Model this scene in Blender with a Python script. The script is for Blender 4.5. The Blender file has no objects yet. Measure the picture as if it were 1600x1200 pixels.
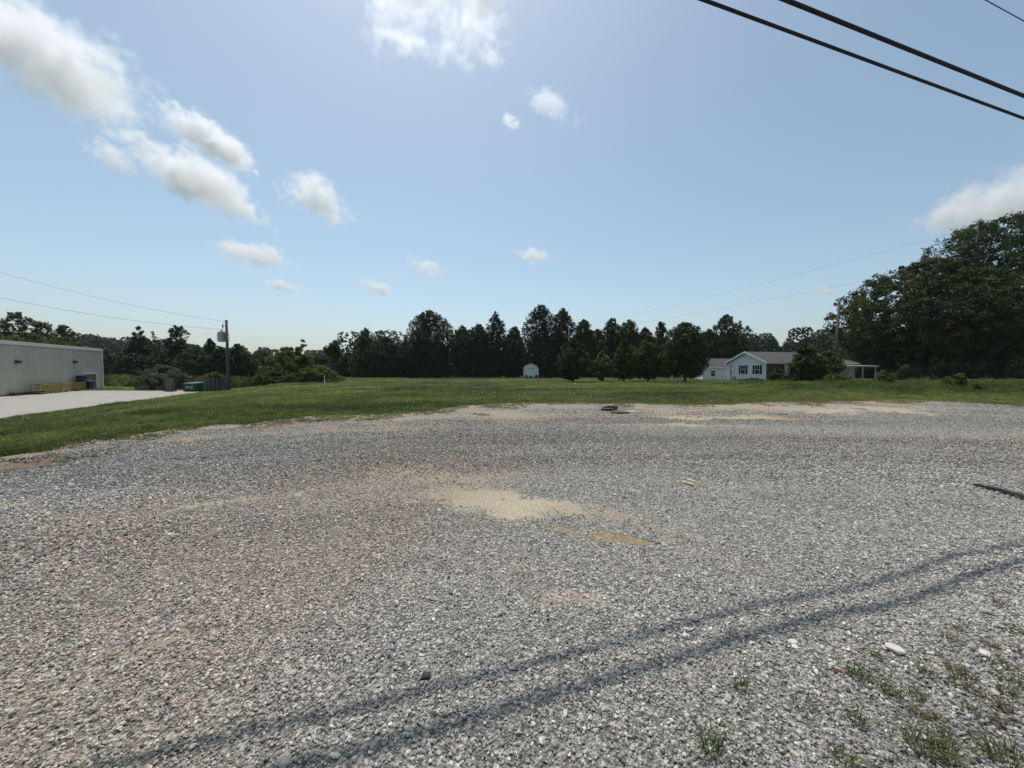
import bpy, math, random
import numpy as np
from mathutils import Vector, Matrix

# ------------------------------------------------------------------ camera, sky, sun, exposure
scene = bpy.context.scene
COL = scene.collection
F, CX, CY = 605.0, 800.0, 600.0            # focal length and centre in photo pixels (1600x1200)
PITCH = math.radians(-2.18)
CAM_H = 1.6
cam_data = bpy.data.cameras.new("camera")
cam_data.sensor_width = 36.0
cam_data.lens = 36.0 * F / 1600.0
cam_data.clip_start = 0.05
cam_data.clip_end = 30000.0
cam = bpy.data.objects.new("camera", cam_data)
COL.objects.link(cam)
cam.location = (0, 0, CAM_H)
cam.rotation_euler = (math.radians(90) + PITCH, 0, 0)
scene.camera = cam

SUN_EL, SUN_AZ = math.radians(66.9), math.radians(-18.5)   # azimuth from +Y towards +X
world = bpy.data.worlds.new("World")
scene.world = world
world.use_nodes = True
wn = world.node_tree.nodes
wl = world.node_tree.links
wn.clear()
sky = wn.new("ShaderNodeTexSky")
sky.sky_type = 'NISHITA'
sky.sun_disc = False
sky.sun_elevation = SUN_EL
sky.sun_rotation = SUN_AZ
sky.altitude = 0
sky.air_density = 1.1
sky.dust_density = 1.4
sky.ozone_density = 4.0
bg = wn.new("ShaderNodeBackground")
bg.inputs['Strength'].default_value = 0.126
wo = wn.new("ShaderNodeOutputWorld")
hs_ = wn.new("ShaderNodeHueSaturation")       # summer haze: a little less saturated all over
hs_.inputs['Saturation'].default_value = 0.82
hs_.inputs['Hue'].default_value = 0.482
wl.new(sky.outputs[0], hs_.inputs['Color'])
wl.new(hs_.outputs[0], bg.inputs['Color'])
wl.new(bg.outputs[0], wo.inputs['Surface'])

sd_ = bpy.data.lights.new("sun", 'SUN')
sd_.energy = 3.4
sd_.angle = math.radians(0.53)
sd_.color = (1.0, 0.965, 0.91)
sun = bpy.data.objects.new("sun", sd_)
COL.objects.link(sun)
to_sun = Vector((math.sin(SUN_AZ) * math.cos(SUN_EL), math.cos(SUN_AZ) * math.cos(SUN_EL), math.sin(SUN_EL)))
sun.rotation_euler = to_sun.to_track_quat('Z', 'Y').to_euler()

vs = scene.view_settings
vs.view_transform = 'Standard'
vs.look = 'None'
vs.exposure = 0.0
vs.gamma = 1.0
vs.use_curve_mapping = False
cy = scene.cycles
cy.use_denoising = True
cy.max_bounces = 8
cy.diffuse_bounces = 3
cy.glossy_bounces = 2
cy.transmission_bounces = 3
cy.transparent_max_bounces = 8
cy.volume_bounces = 5
cy.volume_step_rate = 0.5
cy.volume_max_steps = 128
cy.sample_clamp_indirect = 4.0

random.seed(7)
RNG = np.random.default_rng(11)

# ------------------------------------------------------------------ photo pixels -> directions
_fw = np.array([0, math.cos(PITCH), math.sin(PITCH)])
_up = np.array([0, -math.sin(PITCH), math.cos(PITCH)])
_rt = np.array([1.0, 0, 0])


def ray(px, py):
    return _fw + _rt * ((px - CX) / F) - _up * ((py - CY) / F)


def ground(px, py, z=0.0):
    d = ray(px, py)
    return np.array([0, 0, CAM_H]) + d * ((z - CAM_H) / d[2])


def at(px, py, depth):
    d = ray(px, py)
    return np.array([0, 0, CAM_H]) + d * (depth / d[1])


# ------------------------------------------------------------------ small numeric helpers
def sst(a, b, x):
    t = np.clip((np.asarray(x, float) - a) / (b - a), 0, 1)
    return t * t * (3 - 2 * t)


def wave_noise(seed, n=24, f0=0.5, f1=4.0, dim=2):
    r = np.random.default_rng(seed)
    fr = np.exp(r.uniform(math.log(f0), math.log(f1), n))
    v = r.normal(size=(n, dim))
    v /= np.linalg.norm(v, axis=1)[:, None]
    v *= fr[:, None]
    ph = r.uniform(0, 6.283, n)
    am = 1.0 / np.sqrt(fr / f0)
    am /= math.sqrt((am ** 2).sum() / 2)

    def fn(*c):
        out = np.zeros(np.broadcast(*c).shape)
        for k in range(n):
            s = ph[k]
            for i, cc in enumerate(c):
                s = s + cc * v[k, i]
            out = out + am[k] * np.sin(s)
        return out
    return fn


_hill = wave_noise(5, 12, 0.004, 0.02)


def T(x, y):
    """height of the ground"""
    x = np.asarray(x, float)
    y = np.asarray(y, float)
    q = -0.93 * x - 0.36 * y
    left = -1.0 * sst(6.5, 15.5, q)
    fwd = -0.40 * sst(22, 75, y)
    z = np.minimum(left, fwd)
    z = z + 0.32 * sst(15, 30, x) * sst(17, 27, y) * (1 - sst(42, 56, y))
    r = np.hypot(x, y)
    az = np.degrees(np.arctan2(x, y))
    z = z + sst(200, 340, r) * (9 * np.exp(-((az + 50) / 12) ** 2) + 3 * np.exp(-((az + 32) / 9) ** 2)
                                + 2 * np.exp(-((az - 36) / 9) ** 2))
    z = z + sst(260, 800, r) * 3 * _hill(x, y)
    return z


def Tz(x, y):
    return float(T(x, y))


# ------------------------------------------------------------------ materials
def new_mat(name):
    m = bpy.data.materials.new(name)
    m.use_nodes = True
    nt = m.node_tree
    b = nt.nodes["Principled BSDF"]
    return m, nt, b


def plain(name, col, rough=0.7, var=0.15, scale=6.0, bump=0.0, metal=0.0, spec=0.3, stretch=(1, 1, 1)):
    m, nt, b = new_mat(name)
    N, L = nt.nodes, nt.links
    tc = N.new("ShaderNodeTexCoord")
    mp = N.new("ShaderNodeMapping")
    mp.inputs['Scale'].default_value = stretch
    L.new(tc.outputs['Object'], mp.inputs[0])
    nz = N.new("ShaderNodeTexNoise")
    nz.inputs['Scale'].default_value = scale
    nz.inputs['Detail'].default_value = 6
    L.new(mp.outputs[0], nz.inputs['Vector'])
    rp = N.new("ShaderNodeValToRGB")
    c = np.array(col)
    rp.color_ramp.elements[0].position = 0.3
    rp.color_ramp.elements[1].position = 0.7
    rp.color_ramp.elements[0].color = (*(c * (1 - var)), 1)
    rp.color_ramp.elements[1].color = (*np.minimum(c * (1 + var), 1), 1)
    L.new(nz.outputs[0], rp.inputs[0])
    L.new(rp.outputs[0], b.inputs['Base Color'])
    b.inputs['Roughness'].default_value = rough
    b.inputs['Metallic'].default_value = metal
    b.inputs['Specular IOR Level'].default_value = spec
    if bump:
        bp = N.new("ShaderNodeBump")
        bp.inputs['Strength'].default_value = bump
        bp.inputs['Distance'].default_value = 0.02
        L.new(nz.outputs[0], bp.inputs['Height'])
        L.new(bp.outputs[0], b.inputs['Normal'])
    return m


def leaf_mat(name, dark, light, transl=0.25, rough=0.55, accent=None):
    """leaf colours vary from leaf to leaf with the point attribute 'tone'"""
    m, nt, b = new_mat(name)
    N, L = nt.nodes, nt.links
    a = N.new("ShaderNodeAttribute")
    a.attribute_name = 'tone'
    rp = N.new("ShaderNodeValToRGB")
    e = rp.color_ramp.elements
    e[0].position, e[0].color = 0.1, (*dark, 1)
    e[1].position, e[1].color = 0.9, (*light, 1)
    if accent:
        k = e.new(0.97)
        k.color = (*accent, 1)
    L.new(a.outputs['Fac'], rp.inputs[0])
    L.new(rp.outputs[0], b.inputs['Base Color'])
    b.inputs['Roughness'].default_value = rough
    b.inputs['Specular IOR Level'].default_value = 0.08
    tr = N.new("ShaderNodeBsdfTranslucent")
    L.new(rp.outputs[0], tr.inputs['Color'])
    mx = N.new("ShaderNodeMixShader")
    mx.inputs[0].default_value = transl
    L.new(b.outputs[0], mx.inputs[1])
    L.new(tr.outputs[0], mx.inputs[2])
    L.new(mx.outputs[0], N["Material Output"].inputs['Surface'])
    return m


def inst_mat(name, rough=0.75, transl=0.0, nvar=0.25, nscale=60.0, spec=0.3):
    """colour comes from the instance attribute 'icol' """
    m, nt, b = new_mat(name)
    N, L = nt.nodes, nt.links
    a = N.new("ShaderNodeAttribute")
    a.attribute_type = 'INSTANCER'
    a.attribute_name = 'icol'
    nz = N.new("ShaderNodeTexNoise")
    nz.inputs['Scale'].default_value = nscale
    tc = N.new("ShaderNodeTexCoord")
    L.new(tc.outputs['Object'], nz.inputs['Vector'])
    mr = N.new("ShaderNodeMapRange")
    mr.inputs['From Min'].default_value = 0.3
    mr.inputs['From Max'].default_value = 0.7
    mr.inputs['To Min'].default_value = 1 - nvar
    mr.inputs['To Max'].default_value = 1 + nvar
    L.new(nz.outputs[0], mr.inputs[0])
    mu = N.new("ShaderNodeVectorMath")
    mu.operation = 'SCALE'
    L.new(a.outputs['Color'], mu.inputs[0])
    L.new(mr.outputs[0], mu.inputs['Scale'])
    L.new(mu.outputs[0], b.inputs['Base Color'])
    b.inputs['Roughness'].default_value = rough
    b.inputs['Specular IOR Level'].default_value = spec
    if transl:
        tr = N.new("ShaderNodeBsdfTranslucent")
        L.new(mu.outputs[0], tr.inputs['Color'])
        mx = N.new("ShaderNodeMixShader")
        mx.inputs[0].default_value = transl
        L.new(b.outputs[0], mx.inputs[1])
        L.new(tr.outputs[0], mx.inputs[2])
        L.new(mx.outputs[0], N["Material Output"].inputs['Surface'])
    return m


# ------------------------------------------------------------------ object helpers
def tag(o, label=None, cat=None, group=None, kind=None):
    if label:
        o["label"] = label
    if cat:
        o["category"] = cat
    if group:
        o["group"] = group
    if kind:
        o["kind"] = kind
    return o


def link(name, me, mat=None, parent=None):
    o = bpy.data.objects.new(name, me)
    COL.objects.link(o)
    if parent:
        o.parent = parent
    if mat is not None and me is not None:
        me.materials.append(mat)
    return o


def empty(name, loc, rz=0.0):
    o = bpy.data.objects.new(name, None)
    COL.objects.link(o)
    o.empty_display_size = 0.2
    o.location = tuple(float(v) for v in loc)
    o.rotation_euler = (0, 0, rz)
    return o


class MB:
    def __init__(self):
        self.v, self.f = [], []

    def box(self, x0, x1, y0, y1, z0, z1, M=None):
        n = len(self.v)
        P = [(x0, y0, z0), (x1, y0, z0), (x1, y1, z0), (x0, y1, z0), (x0, y0, z1), (x1, y0, z1), (x1, y1, z1), (x0, y1, z1)]
        if M is not None:
            P = [tuple(M @ Vector(p)) for p in P]
        self.v += P
        self.f += [tuple(n + i for i in q) for q in ((0, 3, 2, 1), (4, 5, 6, 7), (0, 1, 5, 4), (1, 2, 6, 5), (2, 3, 7, 6), (3, 0, 4, 7))]
        return self

    def poly(self, pts, faces):
        n = len(self.v)
        self.v += [tuple(p) for p in pts]
        self.f += [tuple(n + i for i in q) for q in faces]
        return self

    def prism(self, outline, axis, a0, a1):
        """extrude a closed 2D outline along axis 'x' or 'y' """
        k = len(outline)
        P = []
        for a in (a0, a1):
            for (u, w) in outline:
                P.append((a, u, w) if axis == 'x' else (u, a, w))
        fs = [(i, (i + 1) % k, k + (i + 1) % k, k + i) for i in range(k)]
        fs += [tuple(reversed(range(k))), tuple(range(k, 2 * k))]
        return self.poly(P, fs)

    def tube(self, pts, rad, n=8, cap=True):
        pts = [Vector(p) for p in pts]
        k0 = len(self.v)
        m = len(pts)
        for i, p in enumerate(pts):
            d = (pts[min(i + 1, m - 1)] - pts[max(i - 1, 0)])
            if d.length < 1e-9:
                d = Vector((0, 0, 1))
            d.normalize()
            a = d.orthogonal().normalized() if abs(d.z) > 0.999 else d.cross(Vector((0, 0, 1))).normalized()
            b = d.cross(a)
            r = rad[i] if hasattr(rad, '__len__') else rad
            for j in range(n):
                t = 6.28318 * j / n
                q = p + (a * math.cos(t) + b * math.sin(t)) * r
                self.v.append(tuple(q))
        for i in range(m - 1):
            for j in range(n):
                a0, b0 = k0 + i * n + j, k0 + i * n + (j + 1) % n
                self.f.append((a0, b0, b0 + n, a0 + n))
        if cap:
            self.f.append(tuple(k0 + j for j in reversed(range(n))))
            self.f.append(tuple(k0 + (m - 1) * n + j for j in range(n)))
        return self

    def mesh(self, name, smooth=False):
        me = bpy.data.meshes.new(name)
        me.from_pydata([tuple(float(c) for c in p) for p in self.v], [], self.f)
        if smooth:
            me.polygons.foreach_set('use_smooth', [True] * len(me.polygons))
        me.update()
        return me

    def build(self, name, mat, parent=None, smooth=False):
        return link(name, self.mesh(name, smooth), mat, parent)


def mesh_np(name, verts, faces_flat, nper):
    """fast mesh from numpy arrays; every face has nper corners"""
    me = bpy.data.meshes.new(name)
    nv = len(verts)
    nf = len(faces_flat) // nper
    me.vertices.add(nv)
    me.vertices.foreach_set('co', np.ascontiguousarray(verts, np.float32).ravel())
    me.loops.add(nf * nper)
    me.loops.foreach_set('vertex_index', np.ascontiguousarray(faces_flat, np.int32))
    me.polygons.add(nf)
    me.polygons.foreach_set('loop_start', np.arange(0, nf * nper, nper, dtype=np.int32))
    me.polygons.foreach_set('loop_total', np.full(nf, nper, np.int32))
    me.update(calc_edges=True)
    return me


def attr(me, name, data, typ='FLOAT', dom='POINT'):
    a = me.attributes.new(name, typ, dom)
    key = {'FLOAT': 'value', 'INT': 'value', 'FLOAT_VECTOR': 'vector', 'FLOAT_COLOR': 'color'}[typ]
    a.data.foreach_set(key, np.ascontiguousarray(data, np.int32 if typ == 'INT' else np.float32).ravel())


def grid_mesh(name, xs, ys, zf, keep=None):
    X, Y = np.meshgrid(xs, ys)
    Z = zf(X, Y)
    V = np.stack([X, Y, Z], -1).reshape(-1, 3)
    nx, ny = len(xs), len(ys)
    i = np.arange(nx - 1)
    j = np.arange(ny - 1)
    I, J = np.meshgrid(i, j)
    a = (J * nx + I).ravel()
    fc = np.stack([a, a + 1, a + nx + 1, a + nx], 1)
    if keep is not None:
        k = keep(X, Y).ravel()
        fc = fc[k[fc].all(1)]
        used = np.zeros(len(V), bool)
        used[fc] = True
        idx = np.cumsum(used) - 1
        V = V[used]
        fc = idx[fc]
    me = mesh_np(name, V, fc.ravel(), 4)
    me.polygons.foreach_set('use_smooth', np.ones(len(fc), bool))
    return me, V


# ------------------------------------------------------------------ instanced stuff (gravel, grass)
def source_collection(name, meshes):
    c = bpy.data.collections.new(name)
    for k, me in enumerate(meshes):
        o = bpy.data.objects.new("%s_%02d" % (name, k), me)
        c.objects.link(o)
    return c


def scatter(name, P, rot, scl, vid, col, coll, parent=None):
    me = bpy.data.meshes.new(name)
    me.vertices.add(len(P))
    me.vertices.foreach_set('co', np.ascontiguousarray(P, np.float32).ravel())
    attr(me, 'rot', rot, 'FLOAT_VECTOR')
    attr(me, 'scl', scl, 'FLOAT_VECTOR')
    attr(me, 'vid', vid, 'INT')
    c4 = np.ones((len(P), 4))
    c4[:, :3] = col
    attr(me, 'icol', c4, 'FLOAT_COLOR')
    me.update()
    o = link(name, me, None, parent)
    ng = bpy.data.node_groups.new(name + "_nodes", 'GeometryNodeTree')
    ng.interface.new_socket("Geometry", in_out='INPUT', socket_type='NodeSocketGeometry')
    ng.interface.new_socket("Geometry", in_out='OUTPUT', socket_type='NodeSocketGeometry')
    N, L = ng.nodes, ng.links
    gi = N.new("NodeGroupInput")
    go = N.new("NodeGroupOutput")
    ci = N.new("GeometryNodeCollectionInfo")
    ci.inputs['Collection'].default_value = coll
    ci.inputs['Separate Children'].default_value = True
    ci.inputs['Reset Children'].default_value = True
    ip = N.new("GeometryNodeInstanceOnPoints")
    ip.inputs['Pick Instance'].default_value = True

    def na(nm, t):
        k = N.new("GeometryNodeInputNamedAttribute")
        k.data_type = t
        k.inputs['Name'].default_value = nm
        return k.outputs['Attribute']
    L.new(gi.outputs[0], ip.inputs['Points'])
    L.new(ci.outputs[0], ip.inputs['Instance'])
    L.new(na('vid', 'INT'), ip.inputs['Instance Index'])
    L.new(na('rot', 'FLOAT_VECTOR'), ip.inputs['Rotation'])
    L.new(na('scl', 'FLOAT_VECTOR'), ip.inputs['Scale'])
    L.new(ip.outputs[0], go.inputs[0])
    md = o.modifiers.new("scatter", 'NODES')
    md.node_group = ng
    return o


# ================================================================== THE SETTING
# ---- outline of the gravel lot, from the photograph (ground plane z = 0)
edge_px = [(0, 722), (60, 708), (150, 692), (200, 688), (280, 672), (380, 665), (440, 659), (500, 651), (600, 648),
           (700, 640), (800, 633), (900, 630), (1000, 631), (1100, 634), (1200, 629), (1300, 628), (1400, 626),
           (1500, 629), (1600, 636)]
LOT = [tuple(ground(*p)[:2]) for p in edge_px]
LOT = LOT + [(30, 15.2), (48, 14.5), (48, -14), (-14, -14), (-9.0, -3), (-8.5, 3)]
_e1 = wave_noise(21, 20, 0.6, 2.5)
_e2 = wave_noise(22, 24, 2.5, 12)


def lot_sd(x, y):
    """signed distance to the lot outline, positive on the gravel"""
    x = np.asarray(x, float)
    y = np.asarray(y, float)
    best = np.full(x.shape, 1e9)
    ins = np.zeros(x.shape, bool)
    n = len(LOT)
    for k in range(n):
        (ax, ay), (bx, by) = LOT[k], LOT[(k + 1) % n]
        dx, dy = bx - ax, by - ay
        t = np.clip(((x - ax) * dx + (y - ay) * dy) / (dx * dx + dy * dy + 1e-12), 0, 1)
        best = np.minimum(best, np.hypot(x - ax - t * dx, y - ay - t * dy))
        c = ((ay > y) != (by > y)) & (x < (bx - ax) * (y - ay) / ((by - ay) if abs(by - ay) > 1e-9 else 1e-9) + ax)
        ins ^= c
    return np.where(ins, best, -best)


def lot_sdn(x, y):
    return lot_sd(x, y) + 0.26 * _e1(x, y) + 0.12 * _e2(x, y)


# ---- bare soil and sand showing through the gravel: (x0,y0,x1,y1 in photo px, half width m, strength, kind)
PATCH = [
    (690, 772, 760, 780, .22, .75, 'tan'), (745, 785, 815, 795, .20, 1.15, 'pale'), (800, 786, 880, 794, .16, .9, 'pale'),
    (880, 797, 960, 806, .14, .75, 'tan'), (950, 812, 1085, 838, .13, .6, 'tan'), (940, 842, 1005, 852, .075, .9, 'orange'),
    (870, 830, 905, 836, .06, .6, 'orange'), (1040, 852, 1080, 860, .10, .4, 'tan'), (1110, 875, 1180, 888, .10, .3, 'tan'),
    (700, 781, 720, 783, .05, .7, 'orange'), (650, 745, 760, 752, .28, .45, 'tan'),
    (300, 797, 480, 770, .10, .70, 'pale'), (0, 797, 45, 789, .10, .7, 'pale'), (250, 760, 300, 750, .12, .4, 'tan'),
    (620, 735, 700, 728, .25, .35, 'tan'), (540, 700, 640, 690, .2, .35, 'tan'),
    (1075, 655, 1180, 653, .38, 1.0, 'pale'), (1100, 650, 1240, 655, .30, .9, 'orange'), (1180, 637, 1320, 636, 1.3, .9, 'tan'), (1060, 644, 1180, 633, 1.0, .7, 'tan'), (1380, 636, 1480, 634, .8, .5, 'tan'),
    (1290, 645, 1400, 640, .75, .9, 'pale'), (1340, 633, 1420, 631, .5, .6, 'tan'), (1080, 667, 1160, 668, .25, .6, 'pale'),
    (880, 663, 960, 666, .22, .6, 'pale'), (990, 665, 1060, 666, .22, .6, 'pale'), (1000, 640, 1100, 642, .6, .5, 'tan'),
    (230, 694, 310, 689, .26, .9, 'yellow'), (250, 699, 300, 697, .15, .9, 'yellow'),
    (0, 737, 55, 727, .22, 1.0, 'clay'), (30, 728, 90, 721, .15, .7, 'clay'), (100, 716, 170, 706, .14, .8, 'clay'),
    (560, 672, 760, 655, .30, .5, 'orange'), (640, 655, 800, 648, .35, .45, 'tan'),
    (770, 890, 830, 898, .14, .3, 'tan'), (860, 940, 930, 938, .06, .5, 'pale'), (70, 1100, 260, 1010, .10, .4, 'tan'),
    (250, 1015, 330, 1005, .08, .4, 'tan'), (1270, 1010, 1330, 1015, .10, .3, 'tan'), (1060, 1045, 1110, 1050, .08, .3, 'tan'),
    (1280, 748, 1360, 752, .18, .4, 'tan'), (1230, 785, 1300, 790, .2, .35, 'brown'), (1500, 745, 1600, 742, .25, .4, 'tan'),
    (1480, 790, 1600, 810, .25, .35, 'brown'), (1420, 785, 1470, 790, .2, .3, 'brown'),
    (380, 690, 560, 672, .3, .35, 'brown'),
    (600, 672, 860, 650, .9, .34, 'tan'), (820, 655, 1060, 652, 1.0, .36, 'tan'), (560, 720, 760, 735, .6, .30, 'tan'),
    (420, 742, 640, 760, .5, .28, 'tan'), (1060, 690, 1300, 690, .8, .22, 'brown'), (100, 830, 330, 870, .35, .24, 'tan'),
    (430, 880, 640, 850, .3, .24, 'brown'), (1300, 700, 1560, 690, .9, .25, 'tan'), (960, 880, 1150, 900, .2, .26, 'tan'),
]
PCOL = {'tan': (.38, .31, .225), 'pale': (.50, .425, .30), 'orange': (.33, .235, .125), 'yellow': (.38, .29, .155),
        'clay': (.16, .085, .045), 'brown': (.17, .135, .105), 'edge': (.335, .27, .212)}
_p1 = wave_noise(31, 22, 1.2, 9)
_p2 = wave_noise(32, 22, 6, 40)
_p3 = wave_noise(33, 20, 0.25, 1.6)
_p4 = wave_noise(34, 20, 0.5, 3.0)
_st = wave_noise(35, 26, 0.5, 4.0)


def soil_mix(x, y):
    """total bare-soil amount (0..1) and its colour"""
    x = np.asarray(x, float)
    y = np.asarray(y, float)
    n = 0.6 * _p1(x, y) + 0.45 * _p2(x, y)
    wsum = np.full(x.shape, 1e-6)
    csum = np.zeros(x.shape + (3,))
    tot = np.zeros(x.shape)

    def add(w, c):
        nonlocal wsum, csum, tot
        wsum = wsum + w
        csum = csum + w[..., None] * np.array(c)
        tot = 1 - (1 - tot) * (1 - np.clip(w, 0, 1))
    for (x0, y0, x1, y1, r, s, k) in PATCH:
        a, b = ground(x0, y0), ground(x1, y1)
        dx, dy = b[0] - a[0], b[1] - a[1]
        t = np.clip(((x - a[0]) * dx + (y - a[1]) * dy) / (dx * dx + dy * dy + 1e-9), 0, 1)
        d = np.hypot(x - a[0] - t * dx, y - a[1] - t * dy) / r
        w = s * .85 * sst(2.3, 0.0, d + 0.75 * n)
        add(w, PCOL[k])
    sd = lot_sd(x, y)
    wide = 1.0 + 2.6 * sst(-8, -3, x) * (1 - sst(10, 22, x)) + 0.4 * sst(-7, -9, x)
    add(0.85 * sst(1.15, 0.0, sd / wide + 0.30 * n), PCOL['edge'])
    return np.clip(tot, 0, 1), csum / wsum[..., None]


def dust_tint(x, y):
    """gentle colour drift of the stone: browner dust, and bands left by turning vehicles"""
    rr = np.hypot(x - 4, y + 22)
    an = np.arctan2(x - 4, y + 22)
    st = _st(rr * 2.0, an * 6) + .3 * _p4(x, y)
    v = 1.03 + .085 * np.clip(st, -1.8, 1.8)
    w = .5 * sst(0.0, 1.6, _p3(x, y) * .8 + .3 * _p4(x, y))[..., None]
    c = v[..., None] * (1 - w + w * np.array([1.02, .90, .77]))
    return c, st


_r1 = wave_noise(41, 24, 0.8, 5)
_r2 = wave_noise(42, 30, 6, 45)


def lot_z(x, y):
    x = np.asarray(x, float)
    y = np.asarray(y, float)
    sd = lot_sd(x, y)
    rel = 0.010 * _r1(x, y) + 0.0035 * _r2(x, y)
    # shallow wheel tracks curving across the lot
    rr = np.hypot(x - 4, y + 22)
    for c in (28.5, 30.1, 34.2, 35.7):
        rel = rel - 0.022 * np.exp(-((rr - c + 0.25 * _e1(x * .3, y * .3)) / 0.22) ** 2)
    # dug-up sandy ground at the far right
    far = np.exp(-(((x - 13) / 4.5) ** 2 + ((y - 14.6) / 1.6) ** 2))
    rel = rel + far * 0.035 * (_p1(x * .8, y * 1.4))
    return T(x, y) + 0.035 + rel * sst(0, .4, sd) - 0.02 * sst(.3, 0, sd)


# ---- ground: one sheet to the horizon
g = np.sinh(np.linspace(-7.2, 7.2, 361))
xs = g / g.max() * 6000
g = np.sinh(np.linspace(-2.2, 7.6, 301))
ys = np.where(g < 0, g * 14, g / g.max() * 9000)


def ground_z(x, y):
    return T(x, y) - 0.10 * sst(0.6, 1.6, lot_sd(x, y))


me, gv = grid_mesh("ground", xs, ys, ground_z)
m, nt, b = new_mat("meadow soil and turf")
N, L = nt.nodes, nt.links
tc = N.new("ShaderNodeTexCoord")
n1 = N.new("ShaderNodeTexNoise")
n1.inputs['Scale'].default_value = 0.35
n1.inputs['Detail'].default_value = 8
n2 = N.new("ShaderNodeTexNoise")
n2.inputs['Scale'].default_value = 9.0
n2.inputs['Detail'].default_value = 6
L.new(tc.outputs['Object'], n1.inputs['Vector'])
L.new(tc.outputs['Object'], n2.inputs['Vector'])
mx = N.new("ShaderNodeMix")
mx.data_type = 'FLOAT'
mx.inputs[0].default_value = 0.5
L.new(n1.outputs[0], mx.inputs[2])
L.new(n2.outputs[0], mx.inputs[3])
rp = N.new("ShaderNodeValToRGB")
e = rp.color_ramp.elements
e[0].position, e[0].color = 0.36, (.055, .072, .020, 1)
e[1].position, e[1].color = 0.66, (.10, .118, .036, 1)
L.new(mx.outputs[0], rp.inputs[0])
L.new(rp.outputs[0], b.inputs['Base Color'])
b.inputs['Roughness'].default_value = 0.9
b.inputs['Specular IOR Level'].default_value = 0.1
tag(link("ground", me, m), kind='structure')

# ---- gravel lot sheet
xs = np.concatenate([np.arange(-14, -10.2, .4), np.arange(-10.2, 23, .09), np.arange(23, 48.1, .5)])
ys = np.concatenate([np.arange(-13, 0, .4), np.arange(0, 8, .07), np.arange(8, 21.5, .10)])
me, lv = grid_mesh("gravel_lot", xs, ys, lot_z, keep=lambda X, Y: lot_sdn(X, Y) > -0.45)
tot, colr = soil_mix(lv[:, 0], lv[:, 1])
c4 = np.ones((len(lv), 4))
c4[:, :3] = colr
attr(me, 'soil', tot)
tc4 = np.ones((len(lv), 4))
tc4[:, :3] = dust_tint(lv[:, 0], lv[:, 1])[0]
attr(me, 'dust', tc4, 'FLOAT_COLOR')
attr(me, 'soilcol', c4, 'FLOAT_COLOR')
m, nt, b = new_mat("crushed limestone gravel")
N, L = nt.nodes, nt.links
tc = N.new("ShaderNodeTexCoord")


def vor(scale, rnd=1.0):
    v = N.new("ShaderNodeTexVoronoi")
    v.inputs['Scale'].default_value = scale
    v.inputs['Randomness'].default_value = rnd
    L.new(tc.outputs['Object'], v.inputs['Vector'])
    return v


va, vb = vor(38.0), vor(95.0)
sepa = N.new("ShaderNodeSeparateColor")
L.new(va.outputs['Color'], sepa.inputs[0])
sepb = N.new("ShaderNodeSeparateColor")
L.new(vb.outputs['Color'], sepb.inputs[0])
mixc = N.new("ShaderNodeMix")
mixc.data_type = 'FLOAT'
mixc.inputs[0].default_value = 0.5
L.new(sepa.outputs[0], mixc.inputs[2])
L.new(sepb.outputs[0], mixc.inputs[3])
rp = N.new("ShaderNodeValToRGB")
e = rp.color_ramp.elements
e[0].position, e[0].color = 0.08, (.11, .102, .088, 1)
e[1].position, e[1].color = 0.95, (.66, .62, .54, 1)
k = e.new(0.5)
k.color = (.34, .315, .275, 1)
L.new(mixc.outputs[0], rp.inputs[0])
at_ = N.new("ShaderNodeAttribute")
at_.attribute_name = 'soil'
ac_ = N.new("ShaderNodeAttribute")
ac_.attribute_name = 'soilcol'
ng_ = N.new("ShaderNodeTexNoise")
ng_.inputs['Scale'].default_value = 55
ng_.inputs['Detail'].default_value = 5
L.new(tc.outputs['Object'], ng_.inputs['Vector'])
mrn = N.new("ShaderNodeMapRange")
for nm, v in (('From Min', .3), ('From Max', .7), ('To Min', .68), ('To Max', 1.3)):
    mrn.inputs[nm].default_value = v
L.new(ng_.outputs[0], mrn.inputs[0])
sc_ = N.new("ShaderNodeVectorMath")
sc_.operation = 'SCALE'
L.new(ac_.outputs['Color'], sc_.inputs[0])
L.new(mrn.outputs[0], sc_.inputs['Scale'])
# soil shows between the stones: break the soil amount up by the stone cells
ad = N.new("ShaderNodeMath")
ad.operation = 'MULTIPLY_ADD'
L.new(sepa.outputs[1], ad.inputs[0])
ad.inputs[1].default_value = -0.55
L.new(at_.outputs['Fac'], ad.inputs[2])
mr2 = N.new("ShaderNodeMapRange")
mr2.inputs['From Min'].default_value = -0.05
mr2.inputs['From Max'].default_value = 0.45
L.new(ad.outputs[0], mr2.inputs[0])
mx2 = N.new("ShaderNodeMix")
mx2.data_type = 'RGBA'
L.new(mr2.outputs[0], mx2.inputs[0])
dk = N.new("ShaderNodeMapRange")              # shade of the gaps between stone cells, painted into the bed colour
for nm, v in (('From Min', .15), ('From Max', .75), ('To Min', 1.15), ('To Max', .42)):
    dk.inputs[nm].default_value = v
L.new(va.outputs['Distance'], dk.inputs[0])
du = N.new("ShaderNodeAttribute")
du.attribute_name = 'dust'
m1 = N.new("ShaderNodeVectorMath")
m1.operation = 'MULTIPLY'
L.new(rp.outputs[0], m1.inputs[0])
L.new(du.outputs['Color'], m1.inputs[1])
m2 = N.new("ShaderNodeVectorMath")
m2.operation = 'SCALE'
L.new(m1.outputs[0], m2.inputs[0])
L.new(dk.outputs[0], m2.inputs['Scale'])
L.new(m2.outputs[0], mx2.inputs[6])
L.new(sc_.outputs[0], mx2.inputs[7])
L.new(mx2.outputs[2], b.inputs['Base Color'])
b.inputs['Roughness'].default_value = 0.9
b.inputs['Specular IOR Level'].default_value = 0.2
bp = N.new("ShaderNodeBump")
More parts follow.
